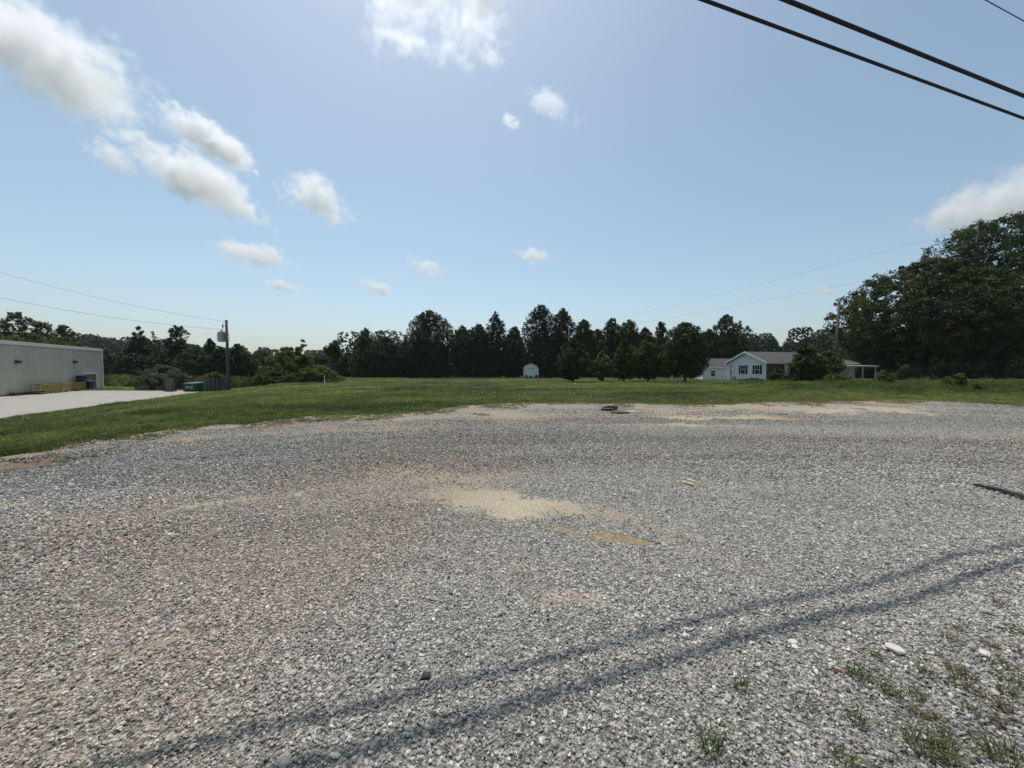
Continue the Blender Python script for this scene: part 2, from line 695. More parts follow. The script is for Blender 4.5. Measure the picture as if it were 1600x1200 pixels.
bp.inputs['Strength'].default_value = 0.9
bp.inputs['Distance'].default_value = 0.012
bp.invert = True
sm_ = N.new("ShaderNodeMath")
sm_.operation = 'ADD'
L.new(va.outputs['Distance'], sm_.inputs[0])
L.new(vb.outputs['Distance'], sm_.inputs[1])
L.new(sm_.outputs[0], bp.inputs['Height'])
L.new(bp.outputs[0], b.inputs['Normal'])
tag(link("gravel_lot", me, m), kind='structure')


# ---- loose gravel stones on the lot
def stone_mesh(name, seed, sub=1, ang=0.35):
    import bmesh
    bm = bmesh.new()
    bmesh.ops.create_icosphere(bm, subdivisions=sub, radius=0.5)
    r = np.random.default_rng(seed)
    pl = r.normal(size=(9, 3))
    pl /= np.linalg.norm(pl, axis=1)[:, None]
    dd = r.uniform(0.26, 0.46, 9)
    sx = np.array([1.0, r.uniform(.62, .95), r.uniform(.45, .72)])
    for v in bm.verts:
        p = np.array(v.co)
        for k in range(9):                        # flat broken facets
            h = p @ pl[k]
            if h > dd[k]:
                p = p - pl[k] * (h - dd[k]) * 0.92
        p = p * sx * (1 + ang * 0.25 * r.normal())
        v.co = Vector(p * 1.25)
    me = bpy.data.meshes.new(name)
    bm.to_mesh(me)
    bm.free()
    return me


stone_mat = inst_mat("limestone chip", rough=0.85, nvar=0.18, nscale=3.0, spec=0.25)
stone_meshes = []
for k in range(10):
    sm = stone_mesh("stone_shape_%d" % k, 100 + k, 2 if k < 3 else 1)
    sm.materials.append(stone_mat)
    stone_meshes.append(sm)
stones = source_collection("stone_shape", stone_meshes)


def stone_points(y0, y1, dens, marg=1.2):
    w1 = 1.40 * y1 + marg
    n = int(dens * (y1 - y0) * 2 * w1)
    x = RNG.uniform(-w1, w1, n)
    y = RNG.uniform(y0, y1, n)
    k = np.abs(x) < 1.40 * y + marg
    return x[k], y[k]


bands = [(0.3, 3.2, 6800, 1.0), (3.2, 5, 5000, 1.04), (5, 8, 2700, 1.15), (8, 12, 1050, 1.35), (12, 21, 330, 1.7)]
PX, PY, PS = [], [], []
for (a, b_, dn, ks) in bands:
    x, y = stone_points(a, b_, dn)
    PX.append(x)
    PY.append(y)
    PS.append(np.full(len(x), ks))
PX, PY, PS = map(np.concatenate, (PX, PY, PS))
sd = lot_sdn(PX, PY)
k = sd > 0.02
PX, PY, PS, sd = PX[k], PY[k], PS[k], sd[k]
tot, colr = soil_mix(PX, PY)
coarse = sst(-1.4, 1.4, .8 * _p3(PX * 1.3 + 4, PY * 1.3) - .8 * dust_tint(PX, PY)[1])       # areas of coarser and finer stone
k = RNG.uniform(size=len(PX)) > np.clip(tot * 1.05, 0, .955) + (1 - coarse) * 0.12
PX, PY, PS, tot, colr, coarse = PX[k], PY[k], PS[k], tot[k], colr[k], coarse[k]
n = len(PX)
size = np.exp(RNG.normal(math.log(.0128), .34, n)) * (0.78 + .5 * coarse) * PS
big = RNG.uniform(size=n) < 0.006
size[big] *= RNG.uniform(1.4, 1.9, big.sum())
size = np.clip(size, .006, .038)
scl = np.stack([size * RNG.uniform(.85, 1.25, n), size * RNG.uniform(.8, 1.15, n), size * RNG.uniform(.7, 1.1, n)], 1)
rot = np.stack([RNG.normal(0, .55, n), RNG.normal(0, .55, n), RNG.uniform(0, 6.283, n)], 1)
PZ = lot_z(PX, PY) + size * RNG.uniform(0.05, .5, n)
val = np.clip(np.exp(RNG.normal(math.log(.335), .38, n)), .06, .62)
val[big] = np.clip(val[big] * RNG.uniform(1.0, 1.9, big.sum()), .08, .6)
warm = np.clip(RNG.normal(.0, .5, n), -1, 1)[:, None]
col = val[:, None] * (np.array([1.075, 1.0, .895]) + warm * np.array([.05, .0, -.07]))
mxs = (np.clip(tot * 0.75, 0, .7) * RNG.uniform(.3, 1, n))[:, None]
col = col * (1 - mxs) + mxs * colr * (val / .30)[:, None] * .9
col = col * dust_tint(PX, PY)[0]
tan = RNG.uniform(size=n) < 0.02
col[tan] *= np.array([1.14, 1.0, .80])
tag(scatter("gravel", np.stack([PX, PY, PZ], 1), rot, scl, RNG.integers(0, 10, n), col, stones),
    'loose grey crushed limestone gravel covering the lot', 'gravel', kind='stuff')

# ---- grass of the field
def clump_mesh(name, seed, nb, h, spread, wid, lean):
    r = np.random.default_rng(seed)
    V, Fc = [], []
    for k in range(nb):
        a = r.uniform(0, 6.283)
        rr = spread * math.sqrt(r.uniform())
        bx, by = rr * math.cos(a), rr * math.sin(a)
        hh = h * r.uniform(.55, 1.15)
        la = a + r.normal(0, .9)
        le = lean * hh * r.uniform(.3, 1.3)
        tx, ty = math.cos(la) * le, math.sin(la) * le
        wa = r.uniform(0, 3.14)
        wx, wy = math.cos(wa) * wid * r.uniform(.7, 1.3), math.sin(wa) * wid * r.uniform(.7, 1.3)
        n0 = len(V)
        V += [(bx - wx, by - wy, 0), (bx + wx, by + wy, 0), (bx + tx * .4 + wx * .8, by + ty * .4 + wy * .8, hh * .6),
              (bx + tx * .4 - wx * .8, by + ty * .4 - wy * .8, hh * .6), (bx + tx, by + ty, hh * (1 - .25 * lean))]
        Fc += [(n0, n0 + 1, n0 + 2, n0 + 3), (n0 + 3, n0 + 2, n0 + 4)]
    me = bpy.data.meshes.new(name)
    me.from_pydata(V, [], Fc)
    me.update()
    return me


grass_mat = inst_mat("meadow grass blade", rough=0.6, transl=0.30, nvar=0.25, nscale=12, spec=0.2)
gm = []
for k in range(6):
    q = clump_mesh("grass_shape_%d" % k, 300 + k, 22, .085 if k < 4 else .14, .085, .0045, .7)
    q.materials.append(grass_mat)
    gm.append(q)
for k in range(2):                             # broad clover-like leaves
    q = clump_mesh("grass_shape_b%d" % k, 320 + k, 16, .06, .085, .012, 1.3)
    q.materials.append(grass_mat)
    gm.append(q)
grasses = source_collection("grass_shape", gm)
_g1 = wave_noise(51, 24, .15, 1.2)
_g2 = wave_noise(52, 24, 1.0, 6)


def pave_q(x, y):
    return -0.949 * x - 0.316 * y


def in_pavement(x, y):
    a, b = ground(0, 655, -1), ground(310, 613.5, -1)
    d = b - a
    d /= np.hypot(d[0], d[1])
    nx, ny = -d[1], d[0]
    s = (x - a[0]) * nx + (y - a[1]) * ny
    return s + 0.05 * _e2(x, y)                   # positive inside (towards the building)


GX, GY, GS = [], [], []
for (a, b_, dn, ks) in [(3.0, 12, 190, 1.0), (12, 20, 130, 1.15), (20, 32, 60, 1.55), (32, 50, 24, 2.3), (50, 78, 10, 3.4), (78, 98, 6, 4.2)]:
    w = 1.45 * b_ + 2
    n = int(dn * (b_ - a) * 2 * w)
    x = RNG.uniform(-w, w, n)
    y = RNG.uniform(a, b_, n)
    k = np.abs(x) < 1.42 * y + 2
    GX.append(x[k])
    GY.append(y[k])
    GS.append(np.full(k.sum(), ks))
GX, GY, GS = map(np.concatenate, (GX, GY, GS))
sd = lot_sdn(GX, GY)
prob = np.where(sd < -.1, 1.0, 0.0) + sst(1.5, -.1, sd + .7 * _g2(GX, GY)) * .42 * (sd >= -.1)
prob *= (in_pavement(GX, GY) < 0) | (GY > 47)
prob *= np.where(sd < -.1, sst(-1.9, -.3, _g2(GX, GY) + 1.3 * sst(-.1, -1.2, sd)), 1)
k = RNG.uniform(size=len(GX)) < prob
GX, GY, GS, sd = GX[k], GY[k], GS[k], sd[k]
n = len(GX)
tall = sst(.4, 1.6, _g2(GX * .7, GY * .7)) * sst(0, -.6, sd)
hs = RNG.uniform(.55, 1.3, n) * (1 + .6 * tall) * (1 + .08 * (GS - 1))
berm = sst(17, 24, GX) * sst(20, 26, GY) * (1 - sst(36, 46, GY))
hs *= 1 + 1.9 * berm * np.clip(.5 + .5 * _g2(GX, GY), 0, 1.5)
leftw = sst(-6, -9, GX) * (1 - sst(11, 15, GY))
hs *= 1 + .5 * leftw * np.clip(.4 + .6 * _g2(GX, GY), 0, 1.6)
hs = np.where(sd > -.15, hs * .55, hs)
scl = np.stack([GS, GS, hs], 1)
scl[:, :2] *= RNG.uniform(.8, 1.2, n)[:, None]
rot = np.stack([RNG.normal(0, .12, n), RNG.normal(0, .12, n), RNG.uniform(0, 6.283, n)], 1)
gcol = np.array([.142, .188, .046]) * (1 + .22 * np.clip(_g1(GX, GY), -1.5, 1.5))[:, None]
gcol = gcol * np.exp(RNG.normal(0, .30, n))[:, None]
gcol = gcol * (1 + np.clip(.16 * _g2(GX * .8, GY * .8), -.4, .4))[:, None]
dry = np.clip(.12 + .22 * sst(.6, 1.6, _g1(GX * 1.5 + 7, GY * 1.5)) + .80 * sst(-2.6, .3, sd + .6 * _g2(GX, GY)) * sst(-3, 4, GX) + .35 * sst(-.5, .2, sd), 0, .9) * RNG.uniform(.2, 1.2, n)
dry = np.clip(dry + .9 * (RNG.uniform(size=n) < .03), 0, 1)[:, None]
gcol = gcol * (1 - dry) + dry * np.array([.24, .19, .075])
vid = RNG.integers(0, 6, n)
cl = RNG.uniform(size=n) < (.30 + .2 * leftw)
vid[cl] = RNG.integers(6, 8, cl.sum())
gz = np.where(sd > 0, lot_z(GX, GY), T(GX, GY)) - .005
tag(scatter("meadow_grass", np.stack([GX, GY, gz], 1), rot, scl, vid, gcol, grasses),
    'mown green field grass between the gravel lot and the trees', 'grass', kind='stuff')

# ---- white clover heads sprinkled through the grass
def clover_mesh():
    mb = MB()
    mb.tube([(0, 0, 0), (0.004, 0, .05), (0, 0, .10)], .0016, 4)
    pts = []
    for (z, r) in ((.095, .004), (.103, .013), (.115, .015), (.125, .008)):
        pts.append(((0, 0, z), r))
    mb.tube([p for p, r in pts], [r for p, r in pts], 6)
    return mb.mesh("clover_shape")


white_mat = inst_mat("clover blossom", rough=.8, nvar=.1)
cm_ = clover_mesh()
cm_.materials.append(white_mat)
clov = source_collection("clover_shape", [cm_])
n = 2000
y = 8 + 60 * RNG.uniform(size=n) ** 1.2
x = RNG.uniform(-1.35, .75, n) * y
k = (lot_sdn(x, y) < -.6) & (in_pavement(x, y) < -.3) & (_g1(x + 20, y) + .5 * _g2(x, y) > .15)
x, y = x[k], y[k]
n = len(x)
s = RNG.uniform(.7, 1.2, n) * (1 + y / 60)
tag(scatter("clover_blossoms", np.stack([x, y, T(x, y)], 1), np.stack([RNG.normal(0, .2, n), RNG.normal(0, .2, n), RNG.uniform(0, 6, n)], 1),
            np.stack([s, s, 1 + .35 * (s - 1)], 1), np.zeros(n), np.tile([.62, .62, .52], (n, 1)), clov),
    'tiny white clover blossoms sprinkled through the field grass', 'flowers', kind='stuff')

# ---- concrete yard beside the metal building, and the road behind the right-hand verge
conc = plain("pale concrete", (.33, .305, .26), .85, .10, 1.2, .1)
A, B = ground(-60, 663, -1), ground(310, 613.5, -1)
bC0, bC1 = ground(0, 620, -1), ground(160, 606.5, -1)
u = (bC1 - bC0)
u[2] = 0
u /= np.linalg.norm(u)
A2 = A - (B - A) / np.linalg.norm(B - A) * 8
far = bC1 + u * 0.6
mb = MB()
ring = [A2, B, ground(318, 609.5, -1), ground(255, 607.0, -1), far, bC0 - u * 30]
mb.poly([(p[0], p[1], -0.985) for p in ring] + [(p[0], p[1], -1.2) for p in ring],
        [tuple(range(6))] + [(i, 6 + i, 6 + (i + 1) % 6, (i + 1) % 6) for i in range(6)])
o = mb.build("concrete_yard", conc)
tag(o, kind='structure')

asph = plain("worn grey asphalt", (.16, .155, .15), .9, .15, 2.0)
mb = MB()
rp0 = [(37.0, 41.5), (46.0, 40.4), (58.0, 38.8), (95.0, 34.0)]
V0 = [(x, y, Tz(x, y) + .05) for x, y in rp0] + [(x + .8, y + 4.8, Tz(x, y) + .12) for x, y in rp0]
mb.poly(V0, [(i, i + 1, 5 + i, 4 + i) for i in range(3)])
tag(mb.build("road", asph), kind='structure')

# ================================================================== TREES AND SHRUBS
bark = plain("grey brown bark", (.048, .040, .032), .95, .35, 5.0, .5, stretch=(1, 1, .25))
LM = {
    'pine': leaf_mat("dark evergreen leaf", (.015, .026, .011), (.050, .076, .026), .14),
    'oak': leaf_mat("dark green leaf", (.024, .040, .012), (.090, .122, .034), .26),
    'mid': leaf_mat("mid green leaf", (.034, .054, .015), (.115, .150, .040), .28),
    'light': leaf_mat("light green vine leaf", (.055, .082, .018), (.19, .23, .055), .42),
    'grey': leaf_mat("grey green leaf", (.050, .064, .036), (.16, .185, .11), .25),
    'rust': leaf_mat("green leaf turning rust", (.026, .038, .011), (.098, .112, .032), .25, accent=(.17, .085, .035)),
    'olive': leaf_mat("olive weed leaf", (.050, .062, .018), (.170, .165, .050), .3),
    'far': leaf_mat("far woodland leaf", (.030, .044, .024), (.072, .095, .046), .12),
}
PROF = {
    'dome': [(0, .72), (.2, .95), (.42, 1), (.65, .88), (.82, .64), (.93, .38), (1, .08)],
    'cone': [(0, .85), (.2, 1), (.5, .86), (.75, .58), (.9, .30), (1, .06)],
    'spire': [(0, .75), (.3, 1), (.6, .95), (.8, .74), (.92, .46), (1, .12)],
    'ovoid': [(0, .45), (.15, .85), (.35, 1), (.6, .82), (.82, .5), (1, .08)],
    'open': [(0, .25), (.3, .55), (.6, 1), (.82, .9), (1, .35)],
    'column': [(0, .8), (.3, 1), (.7, .9), (.9, .6), (1, .2)],
    'broad': [(0, .7), (.3, 1), (.6, .98), (.8, .86), (.93, .64), (1, .3)],
    'mound': [(0, 1), (.3, .97), (.6, .78), (.85, .45), (1, .12)],
    'wild': [(0, .8), (.25, 1), (.5, .8), (.62, .5), (.8, .42), (1, .12)],
}


def leaf_quads(C, nrm, L_, W_, r):
    """one folded diamond of two triangles per leaf"""
    n = len(C)
    t = r.normal(size=(n, 3))
    a = np.cross(nrm, t)
    a /= np.linalg.norm(a, axis=1)[:, None] + 1e-9
    b = np.cross(nrm, a)
    l = (L_ * r.uniform(.65, 1.3, n))[:, None]
    w = (W_ * r.uniform(.65, 1.3, n))[:, None]
    bend = (nrm * (l * .18))
    V = np.stack([C - a * l * .5, C + b * w * .5 + bend, C + a * l * .5, C - b * w * .5 + bend], 1).reshape(-1, 3)
    Fc = (np.arange(n)[:, None] * 4 + np.array([0, 1, 2, 3])).ravel()
    return V, Fc


def crown_mesh(name, seed, R, z0, H, prof, ncl, nleaf, leaf, crad, hollow=.25, lump=.22, flat=.7, droop=0.0, asym=(0, 0), sq=1.0):
    r = np.random.default_rng(seed)
    ts = np.array([p[0] for p in PROF[prof]])
    rs = np.array([p[1] for p in PROF[prof]])
    # choose heights in proportion to girth
    tt = np.linspace(0, 1, 200)
    w = np.interp(tt, ts, rs) + .22
    cdf = np.cumsum(w) / w.sum()
    t = np.interp(r.uniform(size=ncl), cdf, tt)
    th = r.uniform(0, 6.283, ncl)
    ln = wave_noise(seed + 1, 10, 1.5, 4.5, 3)
    env = np.interp(t, ts, rs) * (1 + lump * ln(np.cos(th) * 1.3, np.sin(th) * 1.3, t * H / R * 1.1))
    rad = R * env * (hollow + (1 - hollow) * r.uniform(size=ncl)) ** .8
    cz = z0 + t * (H - z0)
    cl = np.stack([rad * np.cos(th) + asym[0] * t * R, rad * np.sin(th) * sq + asym[1] * t * R, cz], 1)
    k = r.integers(0, ncl, nleaf)
    csz = crad * r.uniform(.6, 1.3, ncl) * (.55 + .45 * np.interp(t, ts, rs))
    off = r.normal(size=(nleaf, 3))
    off /= np.linalg.norm(off, axis=1)[:, None]
    off *= (r.uniform(size=nleaf) ** .45)[:, None] * np.array([1, 1, flat])
    C = cl[k] + off * csz[k][:, None]
    if droop:
        C[:, 2] -= droop * (np.hypot(off[:, 0], off[:, 1]) * csz[k]) ** 2 / crad
    C[:, 2] = np.maximum(C[:, 2], .04)
    out = C - np.array([0, 0, z0 + (H - z0) * .45])
    out /= np.linalg.norm(out, axis=1)[:, None] + 1e-9
    nrm = out * .5 + np.array([0, 0, .55]) + r.normal(size=(nleaf, 3)) * .55
    nrm /= np.linalg.norm(nrm, axis=1)[:, None]
    V, Fc = leaf_quads(C, nrm, leaf, leaf * .62, r)
    me = mesh_np(name, V, Fc, 4)
    ct = r.normal(.45, .2, ncl)
    tone = np.clip(ct[k] + r.normal(0, .16, nleaf), 0, .93)
    return me, tone, cl, k, r


def trunk_mesh(seed, H, r0, cl, nl, z_lo, lean=0.03):
    r = np.random.default_rng(seed)
    mb = MB()
    p = [Vector((0, 0, -.15))]
    n = 6
    for i in range(1, n + 1):
        p.append(Vector((r.normal(0, lean) * i * H / n * .4, r.normal(0, lean) * i * H / n * .4, H * .86 * i / n)))
    rad = [r0 * 1.35] + [r0 * (1 - .82 * i / n) for i in range(1, n + 1)]
    mb.tube(p, rad, 8)
    if len(cl):
        idx = r.choice(len(cl), min(nl, len(cl)), replace=False)
        for i in idx:
            tip = Vector(cl[i])
            zs = max(z_lo * .8 + .1, tip.z - (.35 + .35 * r.uniform()) * math.hypot(tip.x, tip.y) - .2)
            zs = min(zs, H * .8)
            f = zs / (H * .86)
            j = min(int(f * n), n - 1)
            ff = f * n - j
            st = p[j].lerp(p[j + 1], min(max(ff, 0), 1))
            mid = st.lerp(tip, .5) + Vector((0, 0, .06 * (tip - st).length))
            rr = r0 * (1 - .82 * f) * .5
            mb.tube([st, mid, tip], [rr, rr * .6, rr * .15], 5, cap=False)
    return mb.mesh("trunk", True)


def tree(name, label, cat, group, px, top, hw, D, prof='dome', leafm='oak', base=.05, nleaf=9000, ncl=260, leaf=.34, crad=.85,
         seed=1, trunk=.22, limbs=26, z=None, **kw):
    p = at(px, 590, D)
    x, y = p[0], D
    zb = Tz(x, y) if z is None else z
    H = at(px, top, D)[2] - zb
    R = hw / F * D
    root = empty(name, (x, y, zb))
    me, tone, cl, k, r = crown_mesh("crown", seed, R, base * H, H - crad * .45, prof, ncl, nleaf, leaf, crad, **kw)
    attr(me, 'tone', np.repeat(tone, 4))
    link("crown", me, LM[leafm], root)
    link("trunk", trunk_mesh(seed + 7, H, trunk, cl, limbs, base * H), bark, root)
    tag(root, label, cat, group)
    return root


GL = 'trees in the dark row behind the field'
D0 = 92
rows = [
    # px, top, half width, D, profile, leaf, label
    (572, 512, 27, 92, 'wild', 'oak', 'tree with open bronzy top at the left end of the dark tree row', dict(ncl=300, crad=.7, nleaf=9500, lump=.25)),
    (604, 528, 27, 90, 'column', 'pine', 'low dense dark tree just left of the big domed tree', {}),
    (672, 485, 46, 90, 'dome', 'pine', 'large broad dome-shaped dark tree in the tree row', dict(nleaf=26000, ncl=1900, lump=.05)),
    (637, 548, 20, 89, 'column', 'pine', 'short dark tree tucked under the left side of the domed tree', {}),
    (722, 509, 21, 93, 'spire', 'oak', 'slim dark tree touching the right side of the domed tree', {}),
    (748, 507, 24, 91, 'spire', 'pine', 'dark tree with ragged top left of the twin-pointed tree', {}),
    (775, 487, 27, 92, 'cone', 'pine', 'tall pointed dark evergreen with twin tips in the tree row', dict(nleaf=14000, ncl=900, lump=.12)),
    (803, 510, 19, 94, 'spire', 'oak', 'narrow dark tree between the pointed evergreen and the tallest tree', {}),
    (845, 476, 29, 91, 'spire', 'pine', 'tallest dark tree standing above the white barn shed', dict(nleaf=18000, ncl=1200, lump=.10)),
    (879, 481, 27, 93, 'dome', 'pine', 'tall dark tree joined to the right of the tallest tree', dict(nleaf=16000, ncl=1100, lump=.10)),
    (913, 499, 19, 92, 'spire', 'oak', 'dark tree with a narrow top beside the pale pole', {}),
    (934, 514, 15, 94, 'spire', 'oak', 'thin low-topped dark tree behind the pale green ornamental tree', {}),
    (956, 497, 23, 92, 'spire', 'pine', 'left one of two close dark tops behind the ornamental trees', {}),
    (982, 499, 24, 93, 'dome', 'oak', 'right one of two close dark tops behind the ornamental trees', {}),
    (1007, 512, 20, 94, 'dome', 'oak', 'low rounded dark tree behind the ornamental trees', {}),
    (1032, 502, 24, 92, 'wild', 'oak', 'dark tree with gappy top left of the largest ornamental tree', dict(ncl=400, lump=.22)),
    (1106, 514, 20, 90, 'dome', 'oak', 'dark rounded tree behind the small white outbuilding roof', {}),
    (1134, 492, 32, 88, 'dome', 'oak', 'broad dark tree rising behind the white house gable', dict(nleaf=16000, ncl=500)),
]
for i, (px, top, hw, D, pr, lm, lab, kw) in enumerate(rows):
    a = dict(nleaf=13000, ncl=800, leaf=.42, crad=.55, flat=1.35, lump=.14, hollow=.15, seed=500 + 13 * i, base=.02)
    a.update(kw)
    tree('broadleaf_tree' if lm == 'oak' else 'evergreen_tree', lab, 'tree', GL, px, top, hw, D, pr, lm, **a)

GO = 'ornamental trees on the mown grass'
for i, (px, top, hw, D, pr, lm, lab, kw) in enumerate([
    (895, 528, 31, 56, 'ovoid', 'oak', 'round dark green ornamental tree right of the white barn shed', dict(nleaf=15000)),
    (940, 548, 17, 57, 'ovoid', 'light', 'smallest pale green ornamental tree on the grass', dict(nleaf=6500, ncl=120)),
    (975, 530, 21, 57, 'ovoid', 'mid', 'cone-shaped ornamental tree right of the smallest pale one', dict(nleaf=10000)),
    (1012, 524, 28, 58, 'ovoid', 'mid', 'grey green ornamental tree left of the largest round one', dict(nleaf=13000)),
    (1070, 503, 40, 57, 'dome', 'oak', 'largest round ornamental tree beside the small white outbuilding', dict(nleaf=24000, ncl=900)),
]):
    a = dict(nleaf=12000, ncl=240, leaf=.26, crad=.42, flat=1.1, lump=.12, hollow=.15, seed=900 + 17 * i, base=.10, trunk=.14)
    a.update(kw)
    tree('ornamental_tree', lab, 'tree', GO, px, top, hw, D, pr, lm, **a)

GW = 'trees at the left behind the building and waste bin'
for i, (px, top, hw, D, pr, lm, lab, kw) in enumerate([
    (28, 487, 42, 82, 'dome', 'oak', 'large dark tree rising above the left end of the metal building', dict(nleaf=15000)),
    (72, 501, 34, 84, 'wild', 'oak', 'dark ragged tree above the middle of the metal building roof', {}),
    (102, 508, 28, 86, 'wild', 'oak', 'dark lower tree trailing right above the metal building roof', {}),
    (45, 518, 48, 76, 'mound', 'light', 'light green vine-covered mound over the left of the building roof', dict(nleaf=14000)),
    (100, 526, 42, 77, 'mound', 'light', 'light green vine-covered mound above the building doorway', dict(nleaf=12000)),
    (168, 545, 24, 82, 'dome', 'oak', 'dark tree just right of the metal building corner', {}),
    (219, 507, 10, 80, 'cone', 'oak', 'thin tree with a bare spindly leader behind the grey green bush', dict(ncl=60, nleaf=1900, crad=.42, base=.45)),
    (216, 530, 19, 80, 'spire', 'pine', 'dark dense lower tree around the spindly leader', {}),
    (241, 517, 18, 82, 'dome', 'oak', 'sparse feathery tree with sky showing through its twigs', dict(ncl=80, nleaf=2000, crad=.45, base=.4)),
    (208, 552, 25, 74, 'dome', 'pine', 'dark bushy tree left of the grey green bush', {}),
    (278, 509, 18, 80, 'open', 'oak', 'tree with upright bare-looking branches left of the utility pole', dict(ncl=100, nleaf=3300, crad=.45, base=.35)),
    (284, 530, 26, 79, 'dome', 'pine', 'dark rounded tree under the upright branches', {}),
    (252, 548, 24, 80, 'dome', 'oak', 'low green tree behind the grey green bush', {}),
    (305, 541, 22, 74, 'dome', 'oak', 'dark blue green tree behind the left wooden fence', {}),
    (331, 529, 20, 80, 'wild', 'oak', 'dark tree with feathery top left of the transformer', dict(ncl=150)),
    (346, 543, 18, 74, 'dome', 'pine', 'dark tree directly behind the transformer pole', {}),
    (373, 537, 20, 78, 'dome', 'pine', 'dark round-topped tree just right of the transformer pole', {}),
    (390, 554, 18, 80, 'dome', 'oak', 'low dark tree between the transformer pole and the green thicket', {}),
    (413, 548, 20, 95, 'dome', 'oak', 'far low tree behind the left side of the green thicket', {}),
    (523, 533, 14, 78, 'open', 'oak', 'small lone tree with flat umbrella-like crown and thin trunk', dict(ncl=60, nleaf=4200, crad=.6, base=.42, limbs=18, trunk=.13)),
    (500, 552, 20, 100, 'dome', 'oak', 'low dark tree far behind the green thicket', {}),
    (540, 556, 16, 96, 'dome', 'oak', 'low tree right of the lone umbrella-crowned tree', {}),
]):
    a = dict(nleaf=9500, ncl=420, leaf=.40, crad=.62, flat=1.15, seed=1300 + 19 * i, base=.03)
    a.update(kw)
    tree('wild_tree', lab, 'tree', GW, px, top, hw, D, pr, lm, **a)

# thicket, bushes and tall weeds
GB = 'shrubs and thickets'
for i, (nm, px, top, hw, D, pr, lm, lab, kw) in enumerate([
    ('thicket', 452, 541, 48, 54, 'mound', 'light', 'tall bright green bramble thicket at the left edge of the field', dict(nleaf=22000, ncl=380, lump=.3)),
    ('thicket', 425, 572, 34, 50, 'mound', 'mid', 'lower left shoulder of the green thicket', dict(nleaf=11000, ncl=220)),
    ('thicket', 497, 569, 36, 53, 'mound', 'light', 'lower right shoulder of the green thicket', dict(nleaf=11000, ncl=220)),
    ('sapling', 475, 530, 7, 54, 'spire', 'mid', 'thin sapling sticking out of the top of the green thicket', dict(nleaf=1300, ncl=28, crad=.3, base=.45, trunk=.05)),
    ('shrub', 254, 569, 34, 50, 'mound', 'grey', 'rounded grey green bush behind the left wooden fence', dict(nleaf=13000, ncl=260)),
    ('shrub', 335, 581, 28, 52, 'mound', 'olive', 'olive brown weedy bush behind the right wooden fence', dict(nleaf=8000, ncl=180)),
    ('evergreen_shrub', 1258, 533, 27, 40, 'cone', 'oak', 'tall dark pointed shrub in front of the white house', dict(nleaf=15000, ncl=260, leaf=.17, crad=.42)),
    ('shrub', 1293, 547, 24, 42, 'dome', 'mid', 'lighter green bush at the foot of the security light pole', dict(nleaf=11000, ncl=200, leaf=.17, crad=.42)),
    ('shrub', 1303, 584, 22, 37, 'mound', 'mid', 'low spreading shrub at the right foot of the dark pointed shrub', dict(nleaf=7000, ncl=150, leaf=.15, crad=.33)),
    ('shrub', 1240, 577, 16, 40, 'mound', 'oak', 'low dark shrub at the left foot of the dark pointed shrub', dict(nleaf=5000, ncl=110, leaf=.15, crad=.33)),
    ('shrub', 1213, 573, 14, 56, 'mound', 'oak', 'small rounded shrub at the corner of the white house', dict(nleaf=4000, ncl=90, leaf=.2, crad=.4)),
    ('shrub', 1177, 590, 22, 54, 'mound', 'light', 'low bright weeds along the base of the white house wall', dict(nleaf=3500, ncl=90, leaf=.2, crad=.3)),
    ('shrub', 1382, 577, 9, 33, 'dome', 'light', 'small bright green sapling bush right of the porch', dict(nleaf=2400, ncl=55, leaf=.14, crad=.28)),
    ('shrub', 1424, 568, 26, 54, 'mound', 'grey', 'pale flowering bush under the big rust-tinged tree', dict(nleaf=8000, ncl=170, leaf=.17, crad=.4)),
    ('weed_plant', 1499, 581, 9, 26, 'ovoid', 'light', 'tall leafy weed standing up from the right-hand verge', dict(nleaf=1500, ncl=40, leaf=.12, crad=.2, trunk=.02)),
    ('weed_plant', 1477, 586, 9, 27, 'ovoid', 'light', 'leaning leafy weed just left of the tallest weed on the verge', dict(nleaf=1000, ncl=30, leaf=.12, crad=.2, trunk=.02, asym=(.7, 0))),
    ('weed_plant', 1527, 598, 8, 24, 'dome', 'mid', 'small leafy weed right of the tallest weed on the verge', dict(nleaf=700, ncl=22, leaf=.1, crad=.16, trunk=.015)),
]):
    a = dict(nleaf=8000, ncl=180, leaf=.22, crad=.5, seed=2100 + 23 * i, base=.0, trunk=.06, limbs=16)
    a.update(kw)
    tree(nm, lab, {'weed_plant': 'weed', 'thicket': 'thicket', 'sapling': 'sapling'}.get(nm, 'shrub'), GB, px, top, hw, D, pr, lm, **a)

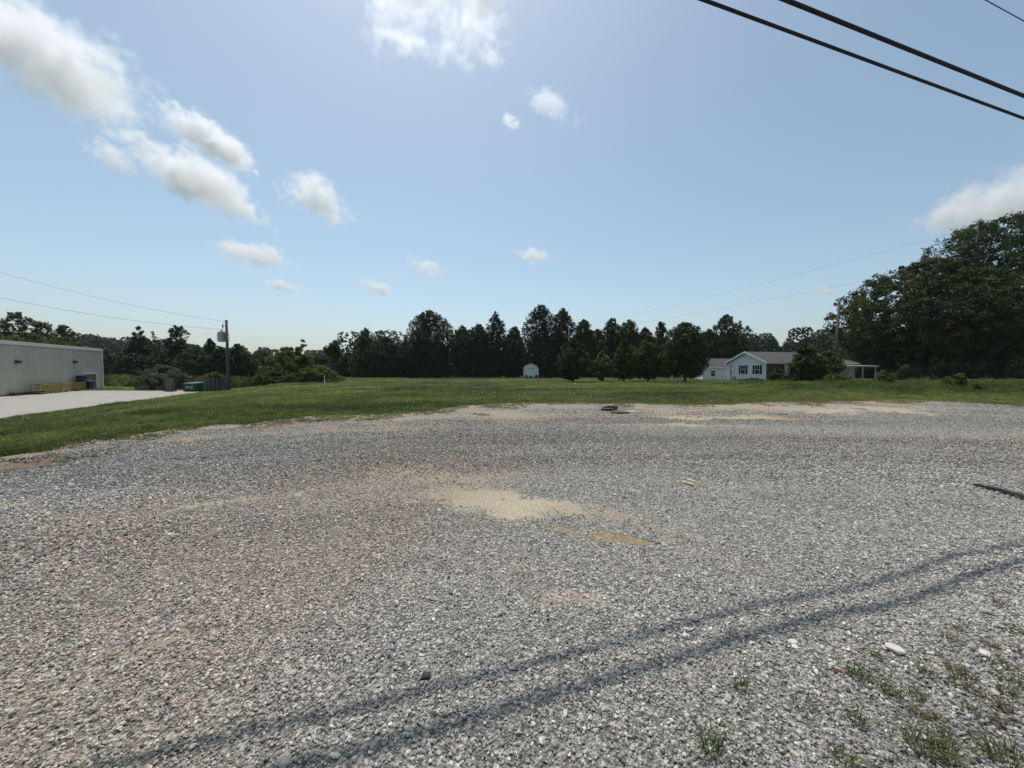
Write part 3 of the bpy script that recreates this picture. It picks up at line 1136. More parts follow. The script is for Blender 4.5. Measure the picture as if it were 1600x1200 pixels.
GR = 'big trees at the right edge'
for i, (px, top, hw, D, pr, lm, lab, kw) in enumerate([
    (1446, 404, 108, 48, 'dome', 'rust', 'broad rust-tinged maple with low crown right of the light pole', dict(nleaf=72000, ncl=1500, leaf=.28, crad=.62, hollow=.3, lump=.15, base=.17, trunk=.42, limbs=70)),
    (1564, 340, 122, 57, 'broad', 'oak', 'tallest dark tree at the right edge with feathery top', dict(nleaf=70000, ncl=1900, leaf=.36, crad=.75, flat=1.25, base=.15, trunk=.5, limbs=70, lump=.12, hollow=.2)),
    (1340, 462, 22, 80, 'open', 'mid', 'loose light-branched tree behind the security light pole', dict(nleaf=6500, ncl=110, leaf=.36, crad=.85, base=.2)),
    (1352, 505, 42, 84, 'dome', 'oak', 'dark tree behind the porch roof of the white house', dict(nleaf=13000, ncl=260, leaf=.40, crad=.9)),
    (1415, 520, 60, 82, 'column', 'pine', 'dark understory tree deep behind the rust-tinged maple', dict(nleaf=13000, ncl=280)),
    (1500, 500, 60, 82, 'column', 'pine', 'dark understory tree between the two big right-hand trees', dict(nleaf=13000, ncl=280)),
    (1590, 505, 60, 78, 'column', 'rust', 'dark reddish low tree at the right edge of the picture', dict(nleaf=13000, ncl=280)),
]):
    a = dict(leaf=.44, crad=.85, seed=3100 + 29 * i, base=.02, trunk=.3)
    a.update(kw)
    tree('large_tree', lab, 'tree', GR, px, top, hw, D, pr, lm, **a)


# far woods that read as one mass
def wood(name, label, spots, leaf, seed, lm='far'):
    r = np.random.default_rng(seed)
    Cs, Ns, Ts = [], [], []
    for (x, y, z, R, H, n) in spots:
        t = r.uniform(size=n)
        th = r.uniform(0, 6.283, n)
        rr = R * np.sqrt(np.clip(1 - (t * 1.05 - .15) ** 2, .02, 1)) * (.75 + .25 * r.uniform(size=n)) * (1 + .2 * np.sin(th * 3 + x) * np.sin(t * 7 + y))
        C = np.stack([x + rr * np.cos(th), y + rr * np.sin(th), z + H * t], 1)
        nn = np.stack([np.cos(th), np.sin(th), .3 + t], 1) + r.normal(size=(n, 3)) * .6
        nn /= np.linalg.norm(nn, axis=1)[:, None]
        Cs.append(C)
        Ns.append(nn)
        Ts.append(np.clip(r.normal(r.uniform(.25, .65), .15, n), 0, .9))
    C, Nn, t = map(np.concatenate, (Cs, Ns, Ts))
    V, Fc = leaf_quads(C, Nn, leaf, leaf * .7, r)
    me = mesh_np(name, V, Fc, 4)
    attr(me, 'tone', np.repeat(t, 4))
    return tag(link(name, me, LM[lm]), label, 'woods', kind='stuff')


def wood_spots(az0, az1, r0, r1, n, Hm, seed, dens=420):
    r = np.random.default_rng(seed)
    out = []
    for k in range(n):
        az = math.radians(r.uniform(az0, az1))
        d = r.uniform(r0, r1)
        x, y = d * math.sin(az), d * math.cos(az)
        H = Hm * r.uniform(.75, 1.2)
        out.append((x, y, Tz(x, y), H * r.uniform(.36, .5), H, int(dens)))
    return out


wood('wooded_ridge', 'hazy wooded ridge on the skyline at the left', wood_spots(-62, -20, 300, 380, 150, 12, 61, 420), 1.9, 62)
wood('far_woods', 'low far woods on the skyline behind the white house', wood_spots(20, 58, 150, 200, 90, 13, 63, 900), 1.1, 64)
wood('back_woods', 'dark woods filling the gaps behind the tree row', wood_spots(-23, 30, 106, 126, 80, 10.5, 65, 520), .85, 66, 'pine')


def weed_field(name, label, quads, n, leaf, lm, seed, h):
    r = np.random.default_rng(seed)
    a, b_, c, d = [np.array(q[:2]) for q in quads]
    u_, v_ = r.uniform(size=(n, 1)), r.uniform(size=(n, 1))
    P = (a * (1 - u_) + b_ * u_) * (1 - v_) + (d * (1 - u_) + c * u_) * v_
    hh = h * (.55 + .35 * np.clip(_g2(P[:, 0] * .6, P[:, 1] * .6), -1, 1.5))
    z = T(P[:, 0], P[:, 1]) + hh * r.uniform(size=n) ** .6
    C = np.column_stack([P, z])
    nn = r.normal(size=(n, 3)) * .6 + np.array([0, -.2, .5])
    nn /= np.linalg.norm(nn, axis=1)[:, None]
    V, Fc = leaf_quads(C, nn, leaf, leaf * .45, r)
    me = mesh_np(name, V, Fc, 4)
    attr(me, 'tone', np.repeat(np.clip(.45 + .22 * _g2(P[:, 0], P[:, 1]) + r.normal(0, .18, n), 0, .93), 4))
    return tag(link(name, me, LM[lm]), label, 'weeds', kind='stuff')


weed_field('tall_weeds', 'tall green weeds beyond the concrete yard',
           [ground(150, 604, -1), ground(262, 606.5, -1), at(300, 590, 68), at(150, 590, 72)], 26000, .24, 'light', 71, 1.7)
weed_field('tall_weeds', 'tall weeds behind the utility pole and fences',
           [ground(285, 606, -1), ground(400, 605, -.9), at(420, 590, 66), at(285, 590, 66)], 20000, .24, 'olive', 72, 1.5)
weed_field('verge_weeds', 'rank green weeds along the right-hand verge',
           [ground(1310, 608, .2), ground(1640, 616, .2), ground(1680, 602, .3), ground(1300, 600, .2)], 26000, .10, 'light', 73, .42)

# ================================================================== BUILDINGS
white_siding = plain("white vinyl siding", (.74, .75, .76), .6, .03, 3)
white_trim = plain("white painted trim", (.78, .78, .77), .5, .03, 4)
shingle = plain("weathered brown grey shingles", (.092, .086, .078), .95, .25, 9, .3)
dark_glass = plain("dark window glass", (.03, .035, .04), .08, .1, 2, spec=.6)
shutter_m = plain("black green shutter", (.012, .022, .022), .6, .15, 5)
brick_m = plain("brown porch wall", (.11, .075, .055), .9, .25, 8)
found_m = plain("concrete block footing", (.25, .24, .22), .9, .12, 5)
metal_wall = plain("grey beige metal cladding", (.43, .41, .335), .6, .05, 1.2, spec=.3)
metal_trim = plain("off white metal trim", (.55, .54, .50), .45, .04, 3)
grey_door = plain("grey steel door", (.11, .11, .105), .5, .06, 3)
black_m = plain("black painted metal", (.018, .018, .02), .5, .2, 8)
wood_grey = plain("weathered grey wood", (.085, .078, .075), .9, .25, 5, .3, stretch=(1, 1, .15))
pole_wood = plain("weathered pole wood", (.14, .115, .095), .9, .25, 5, .4, stretch=(1, 1, .08))
def vary_by_object(m_, lo, hi):
    nt_ = m_.node_tree
    b_ = nt_.nodes["Principled BSDF"]
    src = b_.inputs['Base Color'].links[0].from_socket
    oi = nt_.nodes.new("ShaderNodeObjectInfo")
    mr_ = nt_.nodes.new("ShaderNodeMapRange")
    mr_.inputs['To Min'].default_value = lo
    mr_.inputs['To Max'].default_value = hi
    nt_.links.new(oi.outputs['Random'], mr_.inputs[0])
    sc = nt_.nodes.new("ShaderNodeVectorMath")
    sc.operation = 'SCALE'
    nt_.links.new(src, sc.inputs[0])
    nt_.links.new(mr_.outputs[0], sc.inputs['Scale'])
    nt_.links.new(sc.outputs[0], b_.inputs['Base Color'])


vary_by_object(wood_grey, .45, 2.1)
vary_by_object(metal_wall, .94, 1.06)
green_m = plain("green painted steel", (.010, .085, .042), .45, .12, 4)
green_lid = plain("faded green plastic lid", (.075, .17, .12), .55, .1, 4)
steel_m = plain("grey galvanised steel", (.30, .33, .34), .45, .1, 6, metal=.3)
navy_m = plain("navy blue plastic", (.012, .018, .055), .5, .12, 5)
yellow_m = plain("yellow coated wire", (.30, .24, .05), .5, .1, 6)
cable_m = plain("black cable sheath", (.012, .012, .013), .6, .1, 2)
thin_m = plain("grey wire", (.10, .10, .11), .5, .1, 2)


def lap_wall(root, name, x0, x1, y, z0, z1f, mat, lap=.2, face=-1):
    """horizontal lap siding on a wall in the local xz plane; z1f(x) gives the wall top"""
    mb = MB()
    z = z0
    while z < max(z1f(x0), z1f((x0 + x1) / 2), z1f(x1)) - .02:
        zt = z + lap
        # clip the board by the roof line
        xs_ = np.linspace(x0, x1, 41)
        ok = [x for x in xs_ if z1f(x) > z + .02]
        if len(ok) >= 2:
            xa, xb = ok[0], ok[-1]
            ok2 = [x for x in xs_ if z1f(x) > zt]
            xa2, xb2 = (ok2[0], ok2[-1]) if len(ok2) >= 2 else ((xa + xb) / 2 - .02, (xa + xb) / 2 + .02)
            zt2 = zt if len(ok2) >= 2 else max(z1f((xa + xb) / 2), z + .03)
            mb.poly([(xa, y + face * .025, z), (xb, y + face * .025, z), (xb2, y + face * .004, zt2), (xa2, y + face * .004, zt2),
                     (xa, y, z), (xb, y, z)], [(0, 1, 2, 3), (4, 5, 1, 0)])
        z = zt
    return mb.build(name, mat, root)


def window(root, cx, cz, w, h, y, shutters=True, glass=None):
    """sash window on a wall whose outside faces -y (local)"""
    wn_ = MB()
    t = .06
    wn_.box(cx - w / 2 - t, cx + w / 2 + t, y - .07, y - .02, cz + h / 2, cz + h / 2 + t)
    wn_.box(cx - w / 2 - t, cx - w / 2, y - .07, y - .02, cz - h / 2, cz + h / 2)
    wn_.box(cx + w / 2, cx + w / 2 + t, y - .07, y - .02, cz - h / 2, cz + h / 2)
    wn_.box(cx - w / 2, cx + w / 2, y - .065, y - .03, cz - .03, cz + .03)
    wn_.box(cx - .015, cx + .015, y - .060, y - .032, cz + .03, cz + h / 2)
    f = wn_.build("window", white_trim, root)
    MB().box(cx - w / 2, cx + w / 2, y - .045, y - .035, cz + .03, cz + h / 2).build("pane", dark_glass, f)
    MB().box(cx - w / 2, cx + w / 2, y - .047, y - .037, cz - h / 2, cz - .03).build("pane", dark_glass, f)
    MB().box(cx - w / 2 - .10, cx + w / 2 + .10, y - .12, y - .02, cz - h / 2 - .09, cz - h / 2).build("sill", white_trim, f)
    if shutters:
        for s_ in (-1, 1):
            xa = cx + s_ * (w / 2 + t + .02)
            xb = xa + s_ * .36
            mb = MB()
            a_, b_ = min(xa, xb), max(xa, xb)
            mb.box(a_, b_, y - .06, y - .03, cz - h / 2 - .04, cz + h / 2 + .05)
            k = 12
            for q in range(k):
                zz = cz - h / 2 + (q + .5) * h / k
                mb.box(a_ + .05, b_ - .05, y - .075, y - .06, zz - .03, zz + .025)
            mb.build("shutter", shutter_m, f)


# ---- white house: gable end towards the left, long axis running off to the right
Dh = 60.0
pc = at(1197, 590, Dh)
hz = -.42
ang = math.radians(15)
house = empty("white_house", (pc[0], pc[1], hz), ang)
W, LEN = 7.5, 18.6                    # gable width (local +y), length (local +x)
EA, RI = 3.12, 4.78                   # eave and ridge height above the local base
# walls (gable wall lies in local x=0 plane, outside faces -x)
gab = empty("tmp", (0, 0, 0))
bpy.data.objects.remove(gab)


def gx(o):                            # turn a wall built facing -y into one facing -x at x = 0
    for v in o.data.vertices:
        x, y, z = v.co
        v.co = (y, W - x, z)
    return o


g_o = lap_wall(house, "gable_wall", 0, W, 0, .25, lambda x: EA + (RI - EA) * (1 - abs(x - W / 2) / (W / 2)), white_siding)
gx(g_o)
mb = MB()
mb.prism([(0.0, 0.25), (W, 0.25), (W, EA - .02), (W / 2, RI - .04), (0, EA - .02)], 'x', .02, LEN - 4.4)
mb.box(LEN - 4.4, LEN - .02, 0, W, .25, EA - .02)
mb.build("wall", white_siding, house)
MB().box(-.03, LEN, -.03, W + .03, -.5, .27).build("footing", found_m, house)
lap_wall(house, "side_wall", 3.6, LEN, 0, .28, lambda x: EA, white_siding)
MB().box(.03, 3.6, -.05, .01, .28, EA - .05).build("porch_wall", brick_m, house)
# roof: gable at the left end, hip at the right end
ov = .42
sl = (RI - EA) / (W / 2)
th = .14
HX = LEN - 3.9
mb = MB()
zE = EA - sl * ov
mb.poly([(-ov, -ov, zE + th), (LEN + ov, -ov, zE + th), (HX, W / 2, RI + th), (-ov, W / 2, RI + th),
         (-ov, W + ov, zE + th), (LEN + ov, W + ov, zE + th),
         (-ov, -ov, zE), (LEN + ov, -ov, zE), (HX, W / 2, RI), (-ov, W / 2, RI), (-ov, W + ov, zE), (LEN + ov, W + ov, zE)],
        [(0, 1, 2, 3), (3, 2, 5, 4), (1, 5, 2), (7, 6, 9, 8), (8, 9, 10, 11), (7, 8, 11), (0, 6, 7, 1), (1, 7, 11, 5), (5, 11, 10, 4)])
roof = mb.build("roof", shingle, house)
mb = MB()                             # white rake boards on the gable, fascia along the eaves
for (ya, yb) in ((-ov, W / 2), (W + ov, W / 2)):
    mb.poly([(-ov - .04, ya, zE - .10), (-ov - .04, yb, RI - .10), (-ov - .04, yb, RI + th + .03), (-ov - .04, ya, zE + th + .03),
             (-ov + .03, ya, zE - .10), (-ov + .03, yb, RI - .10), (-ov + .03, yb, RI + th + .03), (-ov + .03, ya, zE + th + .03)],
            [(0, 1, 2, 3), (4, 7, 6, 5), (0, 4, 5, 1), (3, 2, 6, 7), (0, 3, 7, 4), (1, 5, 6, 2)])
mb.build("rake_board", white_trim, roof)
MB().box(-ov + .04, LEN + ov, -ov - .05, -ov - .003, zE - .06, zE + th + .02).build("fascia", white_trim, roof)
MB().box(.0, LEN, -ov, 0, zE - .03, zE - .005).build("soffit", white_trim, roof)


def gwin(cx, *a, **k):
    n0 = set(o.name for o in bpy.data.objects)
    window(house, cx, *a, **k)
    for o in bpy.data.objects:
        if o.name not in n0:
            gx(o)


gwin(W * .43, 1.95, .82, 1.35, 0)
gwin(W * .79, 1.95, .82, 1.35, 0)
mb = MB()                             # meter box, conduit and pipe at the left of the gable
mb.box(.62, .90, -.16, -.02, 1.25, 1.62).box(.72, .78, -.10, -.03, 1.62, 2.9).box(.72, .78, -.10, -.03, .2, 1.25)
gx(mb.build("meter_box", steel_m, house))
mb = MB().tube([(1.45, -.06, 1.0), (1.45, -.06, 2.7)], .045, 6)
gx(mb.build("downpipe", white_trim, house))
mb = MB().box(1.35, 1.75, -.45, -.05, .05, .75)
gx(mb.build("utility_box", steel_m, house))
window(house, 5.6, 1.95, .9, 1.3, 0)
window(house, 9.4, 1.95, .9, 1.3, 0)
mb = MB().box(15.2, 16.2, -.05, -.005, .28, 2.35)
d_ = mb.build("door", white_trim, house)
MB().tube([(16.05, -.06, 1.25), (16.05, -.12, 1.25)], .03, 6).build("handle", steel_m, d_)
# porch at the right end
porch = MB()
PE = 20.4
porch.poly([(10.6, -2.3, 2.62), (PE, -2.3, 2.62), (PE, 4.0, 2.80), (10.6, -.05, 2.74), (LEN, -.05, 2.74), (LEN, 4.0, 2.86),
            (10.6, -2.3, 2.48), (PE, -2.3, 2.48), (PE, 4.0, 2.66), (10.6, -.05, 2.60), (LEN, -.05, 2.60), (LEN, 4.0, 2.72)],
           [(0, 1, 4, 3), (1, 2, 5, 4), (6, 9, 10, 7), (7, 10, 11, 8), (0, 6, 7, 1), (1, 7, 8, 2), (0, 3, 9, 6)])
pr_ = porch.build("porch_roof", plain("pale metal porch roof", (.42, .36, .34), .5, .08, 2), house)
MB().box(10.6, PE, -2.34, -2.305, 2.40, 2.60).build("fascia", white_trim, pr_)
MB().box(10.6, PE - .1, -2.3, -.06, -.3, .22).build("porch_floor", found_m, house)
for x in (11.7, 14.4, 17.1, 19.9):
    MB().box(x - .06, x + .06, -2.2, -2.08, .22, 2.48).build("porch_post", white_trim, house)
tag(house, 'white sided house with dark shutters and brown grey roof behind the field', 'house')

# ---- small white outbuilding left of the house
Do = 72.0
pa, pb = at(1098, 590, Do), at(1141, 590, Do - 1.0)
out = empty("outbuilding", (pa[0], pa[1], -.5), math.atan2(pb[1] - pa[1], pb[0] - pa[0]))
WO = math.hypot(pb[0] - pa[0], pb[1] - pa[1]) + 1.5
MB().prism([(0, 0), (5.5, 0), (5.5, 2.45), (2.75, 3.95), (0, 2.45)], 'x', 0, WO).build("wall", white_siding, out)
lap_wall(out, "front_siding", .0, WO, -.003, 0, lambda x: 2.44, white_siding)
mb = MB()
mb.poly([(-.3, -.35, 2.33), (WO + .3, -.35, 2.33), (WO + .3, 2.75, 4.02), (-.3, 2.75, 4.02), (-.3, 5.85, 2.33), (WO + .3, 5.85, 2.33),
         (-.3, -.35, 2.45), (WO + .3, -.35, 2.45), (WO + .3, 2.75, 4.14), (-.3, 2.75, 4.14), (-.3, 5.85, 2.45), (WO + .3, 5.85, 2.45)],
        [(0, 3, 2, 1), (3, 4, 5, 2), (6, 7, 8, 9), (9, 8, 11, 10), (0, 1, 7, 6), (4, 10, 11, 5), (0, 6, 9, 3), (3, 9, 10, 4), (1, 2, 8, 7), (2, 5, 11, 8)])
ro = mb.build("roof", shingle, out)
MB().box(-.3, WO + .3, -.39, -.353, 2.28, 2.46).build("fascia", white_trim, ro)
window(out, 1.75, 1.35, .7, 1.0, -.01, shutters=False)
tag(out, 'small low white outbuilding with dark roof left of the house', 'building')

# ---- white barn shed in front of the tree row
Ds = 86.0
ps = at(830, 590, Ds)
shed = empty("barn_shed", (ps[0], ps[1], Tz(ps[0], Ds)), 0)
h2 = 1.62
OUT = [(-h2, .25), (h2, .25), (h2, 2.05), (h2 * .72, 2.72), (0, 3.25), (-h2 * .72, 2.72), (-h2, 2.05)]
shed_m = plain("white painted plywood", (.70, .70, .67), .7, .06, 3)
MB().prism(OUT, 'y', 0, 3.6).build("wall", shed_m, shed)
rf = [(h2 + .12, 1.95), (h2 * .74 + .06, 2.74), (0, 3.30), (-h2 * .74 - .06, 2.74), (-h2 - .12, 1.95)]
mb = MB()
k = len(rf)
V = [(x, y, z) for y in (-.12, 3.7) for (x, z) in rf] + [(x, y, z + .07) for y in (-.12, 3.7) for (x, z) in rf]
fs = []
for i in range(k - 1):
    fs += [(i, i + 1, k + i + 1, k + i), (2 * k + i, 3 * k + i, 3 * k + i + 1, 2 * k + i + 1), (i, 2 * k + i, 2 * k + i + 1, i + 1), (k + i, k + i + 1, 3 * k + i + 1, 3 * k + i)]
fs += [(0, k, 3 * k, 2 * k), (k - 1, 3 * k - 1, 4 * k - 1, 2 * k - 1)]
mb.poly(V, fs)
mb.build("roof", plain("pale grey shed roof", (.48, .48, .47), .7, .08, 3), shed)
for s_ in (-1, 1):
    mb = MB().box(min(0.012 * s_, s_ * .84), max(0.012 * s_, s_ * .84), -.05, -.004, .3, 2.0)
    dd = mb.build("door", white_trim, shed)
    for q in (.45, 1.15, 1.85):
        MB().box(min(.05 * s_, .8 * s_), max(.05 * s_, .8 * s_), -.07, -.052, q - .05, q + .05).build("batten", white_trim, dd)
MB().box(-.66, .66, -.08, -.06, 2.02, 2.16).build("lintel", plain("grey shed lintel", (.16, .16, .15), .8), shed)
for s_ in (-1, 1):
    MB().box(s_ * (h2 - .08) - .09, s_ * (h2 - .08) + .09, -.04, -.003, .25, 2.05).build("corner_board", white_trim, shed)
for sx in (-1.3, 0, 1.3):
    MB().box(sx - .12, sx + .12, .1, 3.5, -.1, .25).build("skid", found_m, shed)
tag(shed, 'small white gambrel-roofed barn shed standing before the dark tree row', 'shed')
GS_ = []
for i, (dx, hw_, hh) in enumerate([(-1.05, .30, .75), (-.15, .26, .55), (1.15, .28, .8)]):
    r = np.random.default_rng(4000 + i)
    me, tone, cl, kk, rr = crown_mesh("foliage", 4000 + i, hw_, 0, hh, 'mound', 14, 420, .16, .24)
    attr(me, 'tone', np.repeat(tone, 4))
    o = link("weed_plant", me, LM['oak'])
    o.location = (ps[0] + dx, Ds - .5, Tz(ps[0], Ds))
    tag(o, ['dark weed clump at the left foot of the white barn shed', 'short dark weed clump before the barn shed doors',
            'dark weed clump at the right foot of the white barn shed'][i], 'weed', 'weeds around the barn shed')

# ---- long metal building at the left
p1 = ground(160, 606.8, -1)
p0 = ground(0, 620, -1)
uu = (p1 - p0)[:2]
uu /= np.linalg.norm(uu)
bang = math.atan2(uu[1], uu[0])
mbd = empty("metal_building", (p1[0], p1[1], -1.0), bang)
dep = float(np.linalg.norm(p1[:2]))
BH = at(160, 546, p1[1])[2] + 1.0
LW = 38.0
MB().box(-LW, -.02, .02, 24, .0, BH - .02).build("wall", metal_wall, mbd)
pan = .92
npan = int(LW / pan)
pm = MB()
# one cladding panel: flat sheet with raised ribs
pm.box(0, pan - .012, -.022, -.002, .12, BH - .3)
for q in (0.02, .31, .60):
    pm.prism([(q, -.022), (q + .03, -.055), (q + .075, -.055), (q + .105, -.022)], 'x', 0, 0.0001) if False else None
    pm.poly([(q, -.022, .12), (q + .03, -.042, .12), (q + .08, -.042, .12), (q + .11, -.022, .12),
             (q, -.022, BH - .3), (q + .03, -.042, BH - .3), (q + .08, -.042, BH - .3), (q + .11, -.022, BH - .3)],
            [(0, 1, 5, 4), (1, 2, 6, 5), (2, 3, 7, 6), (4, 5, 6, 7), (3, 2, 1, 0)])
panme = pm.mesh("wall_panel")
panme.materials.append(metal_wall)
for i in range(npan):
    o = link("wall_panel", panme, None, mbd)
    o.location = (-(i + 1) * pan, 0, 0)
MB().box(-LW, .14, -.16, .02, BH - .28, BH + .04).build("eave_trim", metal_trim, mbd)
MB().box(-LW, .14, .02, 24, BH, BH + .10).build("roof", metal_trim, mbd)
MB().box(-.10, .13, -.13, .02, .0, BH - .28).build("corner_trim", metal_trim, mbd)
MB().box(-LW, 0, -.075, -.004, .0, .12).build("base_trim", black_m, mbd)


def along(px):
    """position along the wall (local x) seen at photo column px"""
    d = ray(px, 590)
    # solve p1 + uu*t on the ray in plan
    M_ = np.array([[d[0], -uu[0]], [d[1], -uu[1]]])
    s_, t_ = np.linalg.solve(M_, p1[:2])
    return t_


def wall_z(px, py):
    t_ = along(px)
    return at(px, py, p1[1] + uu[1] * t_)[2] + 1.0


x0, x1 = along(132.5), along(149)
zt = wall_z(141, 584.5)
door = MB().box(x0, x1, -.075, -.062, .05, zt).build("door", grey_door, mbd)
MB().box(x0 - .22, x0, -.12, -.062, .02, zt + .16).box(x1, x1 + .22, -.12, -.062, .02, zt + .16).box(x0, x1, -.12, -.062, zt, zt + .16).build("door_frame", metal_trim, door)
for q in range(1, 5):
    MB().box(x0 + .03, x1 - .03, -.085, -.0755, zt * q / 5 - .02, zt * q / 5 + .02).build("door_rib", grey_door, door)
MB().box(x1 - .35, x1 - .18, -.12, -.0755, 1.0, 1.08).build("handle", steel_m, door)
for px in (26, 116):
    xx, zz = along(px), wall_z(px, 565.8)
    mb = MB().box(xx - .24, xx + .24, -.30, -.06, zz - .12, zz + .16)
    lf = mb.build("wall_light", black_m, mbd)
    mb = MB().poly([(xx - .3, -.36, zz - .12), (xx + .3, -.36, zz - .12), (xx + .3, -.06, zz - .22), (xx - .3, -.06, zz - .22),
                    (xx - .3, -.36, zz - .08), (xx + .3, -.36, zz - .08), (xx + .3, -.06, zz - .08), (xx - .3, -.06, zz - .08)],
                   [(0, 1, 2, 3), (4, 7, 6, 5), (0, 4, 5, 1), (1, 5, 6, 2), (2, 6, 7, 3), (3, 7, 4, 0)])
    mb.build("lens", steel_m, lf)
xx = along(112)
tag(mbd, 'long grey beige metal building with white roof edge at the left', 'building')


def on_wall(t_, off):
    """world point at distance off in front of the metal building's wall"""
    n_ = np.array([uu[1], -uu[0]])
    return p1[:2] + uu * t_ + n_ * off


# yellow wire carts standing along the wall
def cart_meshes():
    fr, bk = MB(), MB()
    Lc, Wc = 1.15, .62
    for (x, y) in ((0, 0), (Lc, 0), (0, Wc), (Lc, Wc)):
        fr.tube([(x, y, .12), (x * .96 + .02, y, 1.0)], .022, 5)
    for z in (.16, .98):
        fr.tube([(0, 0, z), (Lc, 0, z)], .02, 5).tube([(0, Wc, z), (Lc, Wc, z)], .02, 5).tube([(0, 0, z), (0, Wc, z)], .02, 5).tube([(Lc, 0, z), (Lc, Wc, z)], .02, 5)
    for k in range(1, 7):
        x = Lc * k / 7
        bk.tube([(x, 0, .34), (x, 0, .97)], .012, 4).tube([(x, Wc, .34), (x, Wc, .97)], .012, 4)
    for z in (.36, .52, .68, .84):
        bk.tube([(0, 0, z), (Lc, 0, z)], .012, 4).tube([(0, Wc, z), (Lc, Wc, z)], .012, 4).tube([(0, 0, z), (0, Wc, z)], .012, 4).tube([(Lc, 0, z), (Lc, Wc, z)], .012, 4)
    bk.box(.02, Lc - .02, .02, Wc - .02, .34, .36)
    return fr.mesh("frame"), bk.mesh("basket")


cf, cb = cart_meshes()
cf.materials.append(yellow_m)
cb.materials.append(yellow_m)
hm = MB().tube([(-.06, .02, 1.02), (-.06, .60, 1.02)], .025, 6).mesh("handle")
hm.materials.append(black_m)
wh = MB().tube([(0, -.02, .06), (0, .02, .06)], .06, 8).mesh("wheel")
wh.materials.append(black_m)
car_lab = ['leftmost yellow wire cart in the long row by the metal wall', 'second yellow wire cart from the left by the metal wall',
           'third yellow wire cart from the left by the metal wall', 'fourth yellow wire cart from the left by the metal wall',
           'fifth yellow wire cart from the left by the metal wall', 'rightmost yellow wire cart of the long row by the metal wall',
           'left cart of the two yellow ones beside the blue cabinet', 'yellow wire cart right against the blue cabinet']
ta, tb = along(36), along(90)
tpos = [ta + (tb - ta) * (i + .0) / 6 for i in range(6)] + [along(101), along(107)]
for i, t_ in enumerate(tpos):
    w_ = on_wall(t_, 1.15 - .02 * i)
    c = empty("wire_cart", (w_[0], w_[1], -.985), bang + (.03 if i % 2 else -.02))
    link("frame", cf, None, c)
    link("basket", cb, None, c)
    link("handle", hm, None, c)
    for (wx, wy) in ((.05, .05), (1.1, .05), (.05, .57), (1.1, .57)):
        w2 = link("wheel", wh, None, c)
        w2.location = (wx, wy, 0)
    tag(c, car_lab[i], 'cart', 'yellow wire carts by the metal building')
# dark timber baulk lying along the wall foot
ta, tb = along(9), along(58)
w_ = on_wall(ta, .55)
mb = MB().box(0, tb - ta, 0, .35, 0, .30)
o = mb.build("timber_baulk", black_m)
o.location = (w_[0], w_[1], -.985)
o.rotation_euler = (0, 0, bang)
tag(o, 'long dark timber lying along the foot of the metal wall', 'timber')
# blue cabinet on legs and blue bin
t_ = along(112.5)
w_ = on_wall(t_, .9)
cab = empty("blue_cabinet", (w_[0], w_[1], -.985), bang)
MB().box(0, .95, 0, .55, .95, 1.75).build("cabinet_box", navy_m, cab)
MB().box(.45, .93, .02, .53, .0, .95).build("pedestal", navy_m, cab)
MB().box(-.04, 1.0, -.04, .6, 1.75, 1.83).build("lid", navy_m, cab)
tag(cab, 'tall dark blue cabinet against the metal wall', 'cabinet')
t_ = along(122.5)
w_ = on_wall(t_, 1.0)
bn = empty("blue_bin", (w_[0], w_[1], -.985), bang)
MB().poly([(.08, .08, .1), (.92, .08, .1), (.92, .72, .1), (.08, .72, .1), (0, 0, 1.05), (1, 0, 1.05), (1, .8, 1.05), (0, .8, 1.05)],
          [(0, 3, 2, 1), (0, 1, 5, 4), (1, 2, 6, 5), (2, 3, 7, 6), (3, 0, 4, 7), (4, 5, 6, 7)]).build("body", navy_m, bn)
MB().prism([(-.05, 1.05), (.85, 1.05), (.8, 1.12), (.4, 1.2), (0, 1.12)], 'x', -.03, 1.03).build("lid", navy_m, bn)
for xw in (.12, .88):
    MB().tube([(xw - .04, .75, .11), (xw + .04, .75, .11)], .11, 10).build("wheel", black_m, bn)
tag(bn, 'dark blue wheeled bin beside the grey door of the metal building', 'bin')

# ---- green waste container between the wooden fences
def zG(px, py, D):
    return at(px, py, D)


Dd = ground(295, 612.0, -1)[1]
pl, pr2 = at(285.5, 600, Dd + .0), at(307.5, 600, Dd)
wD = pr2[0] - pl[0]
dh = at(295, 598.5, Dd)[2] + 1.0
dmp = empty("waste_container", (pl[0], pl[1], -.985), math.radians(-7))
dl = 1.5
OUTL = [(0, .10), (dl, .10), (dl, dh - .05), (.25, dh * .93), (0, dh * .80)]
MB().prism([(0, .10), (dl, .10), (dl, dh), (0, dh - .10)], 'x', 0, wD).build("body", green_m, dmp)
for s_ in (0, 1):
    xa = s_ * wD / 2
    MB().poly([(xa + .02, -.05, dh - .09), (xa + wD / 2 - .02, -.05, dh - .09), (xa + wD / 2 - .02, dl + .02, dh + .02), (xa + .02, dl + .02, dh + .02),
               (xa + .02, -.05, dh - .04), (xa + wD / 2 - .02, -.05, dh - .04), (xa + wD / 2 - .02, dl + .02, dh + .07), (xa + .02, dl + .02, dh + .07)],
              [(0, 3, 2, 1), (4, 5, 6, 7), (0, 1, 5, 4), (1, 2, 6, 5), (2, 3, 7, 6), (3, 0, 4, 7)]).build("lid", green_lid, dmp)
for x in (.0, wD * .5, wD - .08):
    MB().box(x, x + .08, -.05, -.003, .12, dh - .12).build("rib", green_m, dmp)
for x in (-.14, wD + .003):
    MB().box(x, x + .137, .25, 1.25, dh * .42, dh * .56).build("fork_pocket", green_m, dmp)
MB().box(.05, .25, .1, 1.4, 0, .10).box(wD - .25, wD - .05, .1, 1.4, 0, .10).build("skid", black_m, dmp)
tc_ = bpy.data.curves.new("lettering", 'FONT')
tc_.body = "WR2"
